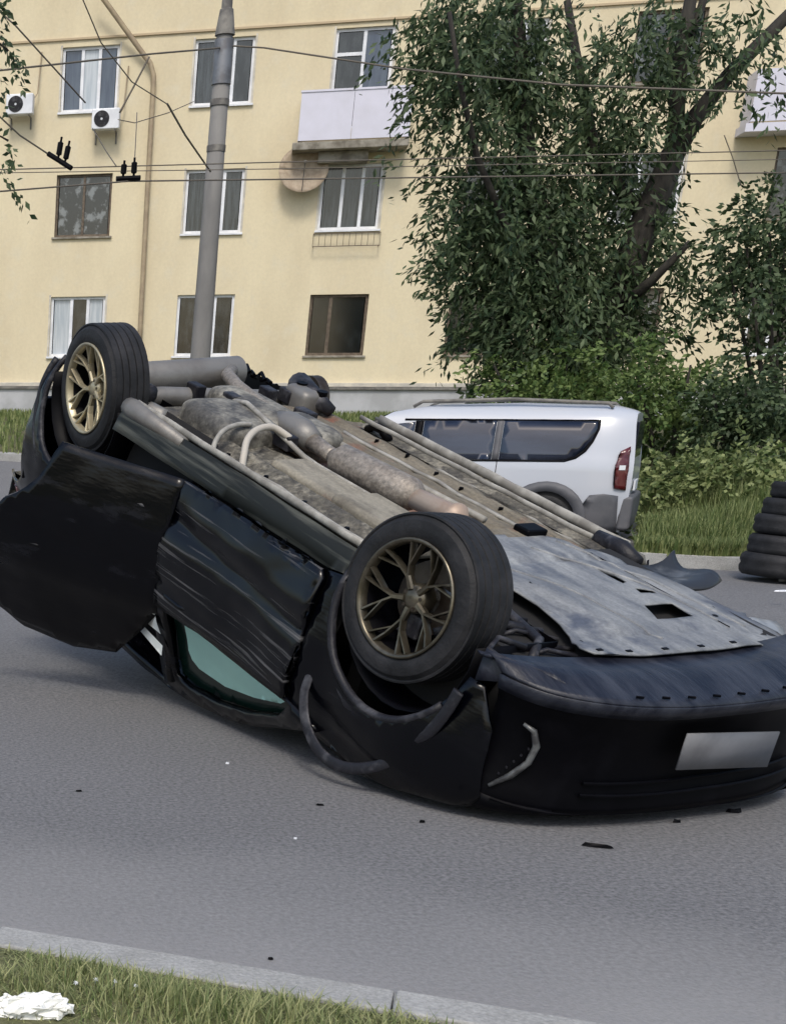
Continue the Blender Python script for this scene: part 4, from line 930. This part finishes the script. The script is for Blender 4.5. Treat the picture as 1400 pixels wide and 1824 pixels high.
# fuel tank, two rounded lobes with straps
def blob(cx,cy,cz,sx,sy_,sz,nm,mt,e=.45,n=20):
    m=MB()
    def sp(u,v):
        cu_,su=cos(u),sin(u); cv,sv=cos(v),sin(v)
        f=lambda c:math.copysign(abs(c)**e,c)
        return V((cx+sx*f(cv)*f(cu_),cy+sy_*f(cv)*f(su),cz+sz*f(sv)))
    m.grid(sp,[2*pi*i/(2*n) for i in range(2*n+1)],[-pi/2+pi*i/n for i in range(n+1)]); return CB(m,nm,mt,dent=.008,smooth=True)
blob(.66,.36,.20,.26,.17,.10,'fuel_tank',tankm)
tank2=blob(.50,.12,.19,.30,.12,.09,'tank_lobe',tankm)
blob(.82,.02,.19,.20,.09,.08,'charcoal_canister',tankm)
strip([(1.00,.66,.20),(.97,.64,.15),(.93,.58,.11),(.89,.48,.095),(.88,.40,.10)],.012,1,'tank_strap',seamm)
strip([(1.16,.60,.21),(1.12,.58,.16),(1.05,.53,.11),(.99,.44,.085),(.97,.34,.085),(1.02,.27,.12)],.016,1,'tank_strap',mat('pale_hose',(.42,.39,.34),.6))
# rear silencer (transverse), axle beam
m=MB(); m.tube([(-.10,.44,.18),(-.10,.42,.18),(-.20,-.24,.18),(-.20,-.27,.18)],[.07,.085,.085,.06],24); CB(m,'rear_silencer',silenc,auto=40)
m=MB(); m.tube([(.03,.66,.25),(.10,.4,.21),(.10,-.4,.24),(.03,-.66,.31)],.05,12); CB(m,'axle_beam',silenc,smooth=True)
m=MB(); m.tube([(.05,.60,.24),(.25,.58,.22),(.46,.60,.20)],[.05,.045,.04],10); CB(m,'trailing_arm',silenc,smooth=True)
m=MB(); m.tube([(.16,.60,.235),(.26,.59,.14),(.30,.59,.12)],[.06,.055,.03],12); CB(m,'spring_seat',greypl,smooth=True)
# exhaust line
m=MB(); m.tube([(-.18,-.2,.16),(.02,-.03,.13),(.25,.06,.12),(.50,.09,.13),(.72,.11,.14)],.034,14); CB(m,'tail_pipe',alum,smooth=True)
m=MB(); m.tube([(.70,.11,.15),(.78,.11,.14),(.9,.11,.14),(1.0,.12,.15)],[.05,.065,.065,.05],14); CB(m,'exhaust_joint',silenc,smooth=True)
m=MB(); m.tube([(1.0,.12,.15),(1.12,.12,.16),(1.18,.12,.16)],[.04,.035,.035],14); CB(m,'exhaust_pipe',alum,smooth=True)
m=MB(); m.tube([(1.16,.12,.16),(1.20,.12,.16),(1.22,.12,.16),(1.66,.08,.16),(1.69,.08,.16),(1.72,.08,.16)],[.035,.055,.075,.075,.06,.035],20); CB(m,'centre_silencer',alum,smooth=True)
m=MB(); m.tube([(1.70,.08,.16),(1.90,.06,.155),(1.92,.06,.155),(1.94,.06,.155),(1.98,.06,.155)],[.045,.045,.06,.06,.03],16); CB(m,'downpipe_end',mat('bright_pipe',(.42,.35,.29),.5,metal=.2,col2=(.35,.26,.2),scale=8),smooth=True)
m=MB(); m.tube([(.60,-.02,.15),(.9,-.03,.16),(1.2,-.06,.17),(1.9,-.14,.19)],.016,8); m.tube([(.7,.22,.16),(1.2,.23,.185),(1.9,.22,.185)],.010,8); m.tube([(.3,.2,.16),(.6,.24,.09),(.9,.3,.10),(1.2,.26,.18)],.012,8); CB(m,'brake_lines',seamm,smooth=True)
for (x,y,z,sx) in ((.30,-.10,.13,.05),(.42,.20,.12,.05),(.98,.26,.13,.06),(.6,-.12,.15,.06),(.12,.22,.16,.05),(.2,-.3,.17,.05)):
    m=MB(); m.box((x-sx,y-.03,z-.02),(x+sx,y+.03,z+.05)); CB(m,'mounting_bracket',greypl,dent=.01,bevel=.008)
# bare right rear hub (wheel torn off)
def discy(cx,cy,cz,r,n,mt,th=.03):
    m=MB(); m.lathe([(.001,-th),(r*.35,-th),(r*.36,-th*1.4),(r,-th),(r,th),(.001,th)],28,lambda q:q+V((cx,cy,cz))); return CB(m,n,mt,auto=35)
discy(.02,-.60,.26,.12,'brake_drum',discm)
m=MB(); m.tube([(.05,-.5,.22),(.12,-.42,.15),(.3,-.38,.16),(.42,-.42,.2)],[.05,.06,.05,.03],12); CB(m,'suspension_arm',greypl,dent=.01,smooth=True)
blob(.26,-.36,.19,.10,.08,.07,'spring_housing',silenc)
m=MB(); m.tube([(.22,-.36,.11),(.22,-.36,.16)],.03,12); m.tube([(.34,-.40,.12),(.34,-.40,.17)],.03,12); CB(m,'rubber_stop',blackpl)
m=MB(); m.tube([(.5,-.62,.27),(.56,-.61,.235),(.62,-.61,.235),(.68,-.62,.27)],.022,10); CB(m,'bent_bracket',blackpl,dent=.01,smooth=True)
m=MB()
for k in range(6): m.tube([(-.30+.05*k,-.35,.2),(-.28+.05*k,-.37,.165+.02*(k%3)),(-.2+.05*k,-.34,.18)],.010,6)
CB(m,'torn_bracket',blackpl,dent=.02)
# --- wheels (left pair)
def wheel(cx,cy,cz,steer,camber,rimm,lipm,label=None):
    we=bpy.data.objects.new('wheel',None); C.objects.link(we); we.parent=car
    Rm=Matrix.Rotation(R(steer),3,'Z')@Matrix.Rotation(R(camber),3,'X'); cc=V((cx,cy,cz))
    T=lambda q:Rm@V(q)+cc
    Rr=.318; wd=.105
    prof=[(.212,wd-.03),(.222,wd-.006),(.24,wd+.003),(.265,wd+.004),(.29,wd-.003),(.305,wd-.018)]
    tr_=[]
    for (y0,y1) in ((.088,.060),(.052,.024),(.016,-.016),(-.024,-.052),(-.060,-.088)):
        tr_+=[(.311,y0+.003),(Rr,y0),(Rr+.001,(y0+y1)/2),(Rr,y1),(.311,y1-.003)]
    prof2=[(r,-y) for r,y in prof[::-1]]
    m=MB(); m.lathe(prof+tr_+prof2,72,T); CB(m,'tyre',tyre,we,clamp=False,auto=28)
    m=MB(); m.lathe([(.222,wd-.008),(.226,wd+.004),(.217,wd+.007),(.208,wd-.004),(.203,wd-.03)],72,T); CB(m,'rim_lip',lipm,we,clamp=False,smooth=True)
    m=MB(); m.lathe([(.204,wd-.03),(.195,wd-.05),(.185,0),(.19,-wd+.02)],72,T); CB(m,'rim_barrel',blackpl,we,clamp=False,smooth=True)
    m=MB(); m.lathe([(.001,-.02),(.14,-.02),(.142,-.03)],48,T); 
    CB(m,'brake_disc',discm,we,clamp=False,auto=40)
    m=MB(); m.box((-.05,-.045,.06),(.06,.03,.15),T); CB(m,'brake_caliper',greypl,we,clamp=False,bevel=.01)
    # spokes
    m=MB()
    def bar(r0,a0,r1,a1,w0,w1,y0,y1,th=.022):
        p=V((r0*cos(a0),y0,r0*sin(a0))); q=V((r1*cos(a1),y1,r1*sin(a1))); d=(q-p).normalized(); s_=d.cross(V((0,1,0))).normalized()
        vs=[];
        for (c,w_) in ((p,w0),(q,w1)):
            vs+=[c+s_*w_,c+s_*w_*.55+V((0,.008,0)),c-s_*w_*.55+V((0,.008,0)),c-s_*w_,c-s_*w_*.7-V((0,th,0)),c+s_*w_*.7-V((0,th,0))]
        vs=[T(v) for v in vs]; m.add(vs,[(k,(k+1)%6,6+(k+1)%6,6+k) for k in range(6)]+[(5,4,3,2,1,0),(6,7,8,9,10,11)])
    for k in range(5):
        a=2*pi*k/5+R(18)
        bar(.035,a,.092,a,.014,.010,.062,.068)
        for s_ in (-1,1):
            bar(.088,a+s_*R(2),.165,a+s_*R(13),.0068,.0058,.068,.080)
            bar(.160,a+s_*R(12.5),.209,a+s_*R(17),.0058,.007,.080,.096)
            bar(.120,a+s_*R(7),.207,a+s_*R(29),.0042,.0052,.073,.094)
    CB(m,'spokes',rimm,we,clamp=False,auto=30)
    m=MB(); m.lathe([(.001,.07),(.02,.072),(.028,.066),(.05,.062),(.058,.045),(.058,.0)],32,T); CB(m,'hub_cap',rimm,we,clamp=False,smooth=True)
    for k in range(5):
        a=2*pi*k/5+R(54); m=MB(); m.lathe([(.001,.066),(.007,.066),(.008,.05)],8,lambda q,a=a:T(V(q)+V((.04*cos(a),0,.04*sin(a)))))
        CB(m,'wheel_nut',discm,we,clamp=False)
    # axle / knuckle
    m=MB(); m.tube([T((0,-.02,0)),T((0,-.16,.0)),V((cx,cy-.35,cz+.05))],[.06,.05,.03],12); CB(m,'knuckle',silenc,we,clamp=False,smooth=True)
    return we
wheel(2.535,.690,.212,-5,-6,gold,gold)
wheel(0.0,.685,.195,3,2,goldl,goldl)
# interior darkness: dark boxes added at cabin floor and bulkhead so that light does not pass
m=MB(); m.box((.05,-.60,.34),(2.3,.60,.62)); CB(m,'cabin_light_block',dark)
m=MB(); m.box((2.25,-.66,.35),(2.33,.66,.95)); CB(m,'bulkhead_light_block',dark)
def seat_(x,y):
    m=MB(); m.box((x-.25,y-.23,.5),(x+.25,y+.23,.70)); m.box((x-.30,y-.22,.66),(x-.18,y+.22,1.18)); m.box((x-.28,y-.12,1.18),(x-.20,y+.12,1.32)); CB(m,'seat',blackpl,bevel=.03)
seat_(1.45,.34); seat_(1.45,-.34); seat_(.65,.3); seat_(.65,-.3)

# ------------------------------------------------------------ debris
def debris(x,y,L_,wd,h,rz,mt,label,name='debris_piece',cat='debris',grp='small crash debris on the road'):
    d=ray(x,y); k=-H/d.z; p=V((0,0,H))+d*k
    m=MB(); n=6; top_=[];
    pts=[(random.uniform(.7,1.1)*cos(2*pi*i/n)*L_/2,random.uniform(.7,1.1)*sin(2*pi*i/n)*wd/2) for i in range(n)]
    m.add([V((a,b,0)) for a,b in pts]+[V((a*.8,b*.8,h*random.uniform(.5,1.2))) for a,b in pts],[tuple(range(n))[::-1],tuple(range(n,2*n))]+[(i,(i+1)%n,n+(i+1)%n,n+i) for i in range(n)])
    o=m.build(name,mt); o.location=(p.x,p.y,.002); o.rotation_euler=(0,0,rz); return tag(o,label,cat,grp)
m_=debris(1069,1511,.115,.016,.012,-.35,blackpl,'thin black strip of plastic lying on the road right of centre','plastic_strip')
debris(752,1466,.028,.018,.008,.4,blackpl,'tiny black crumb on the road below the front wheel')
debris(570,1436,.04,.012,.006,-.2,blackpl,'dark sliver on the road left of the black crumb')
debris(526,1496,.014,.012,.008,.7,whitep,'white speck near the middle of the road')
debris(405,1362,.018,.014,.008,.1,whitep,'white speck on the road below the side window')
debris(141,1411,.03,.012,.006,.2,blackpl,'small dark sliver on the road near the left edge')
debris(1205,1466,.04,.02,.01,.2,blackpl,'black crumb of bumper lying under the front edge of the car')
debris(1305,1448,.07,.03,.015,-.1,blackpl,'flat black shard under the number plate')
debris(1393,1054,.16,.05,.01,.0,whitep,'pale scrap on the road at the right edge below the tyres')
debris(482,1711,.02,.012,.006,.0,blackpl,'dark crumb beside the near kerb')
# white crumpled paper on the verge
def vpt(x,y,z=.09):
    d=ray(x,y); k=(z-H)/d.z; return V((0,0,H))+d*k
p=vpt(60,1805); m=MB()
bm=bmesh.new(); bmesh.ops.create_icosphere(bm,subdivisions=4,radius=1)
for v in bm.verts:
    q=v.co.copy(); n_=noise.noise_vector(q*2.2)*.55+noise.noise_vector(q*5)*.3; v.co=V((q.x*.085,q.y*.04,q.z*.026+.015))+V((n_.x*.05,n_.y*.04,n_.z*.030))
me=bpy.data.meshes.new('crumpled_paper'); bm.to_mesh(me); bm.free()
o=bpy.data.objects.new('crumpled_paper',me); C.objects.link(o); me.materials.append(mat('white_paper',(.78,.78,.74),.8)); o.location=p; tag(o,'crumpled white paper lying in the grass at the bottom left corner','litter')
for k,(x,y) in enumerate(((135,1752),(171,1746),(205,1749),(242,1757))):
    q=vpt(x,y,.11); m=MB()
    for j in range(7):
        a=2*pi*j/7; m.add([V((0,0,0)),V((.004*cos(a-.3),.004*sin(a-.3),.002)),V((.007*cos(a),.007*sin(a),.0)),V((.004*cos(a+.3),.004*sin(a+.3),.002))],[(0,1,2,3)])
    m.tube([(0,0,0),(0,0,-.05)],.001,5)
    o=m.build('white_flower',whitep); o.location=q; o.rotation_euler=(.6,0,0)
    tag(o,['leftmost small white flower in the verge grass','second small white flower from the left in the verge grass','third small white flower from the left in the verge grass','rightmost small white flower in the verge grass'][k],'flower','small white flowers in the verge')
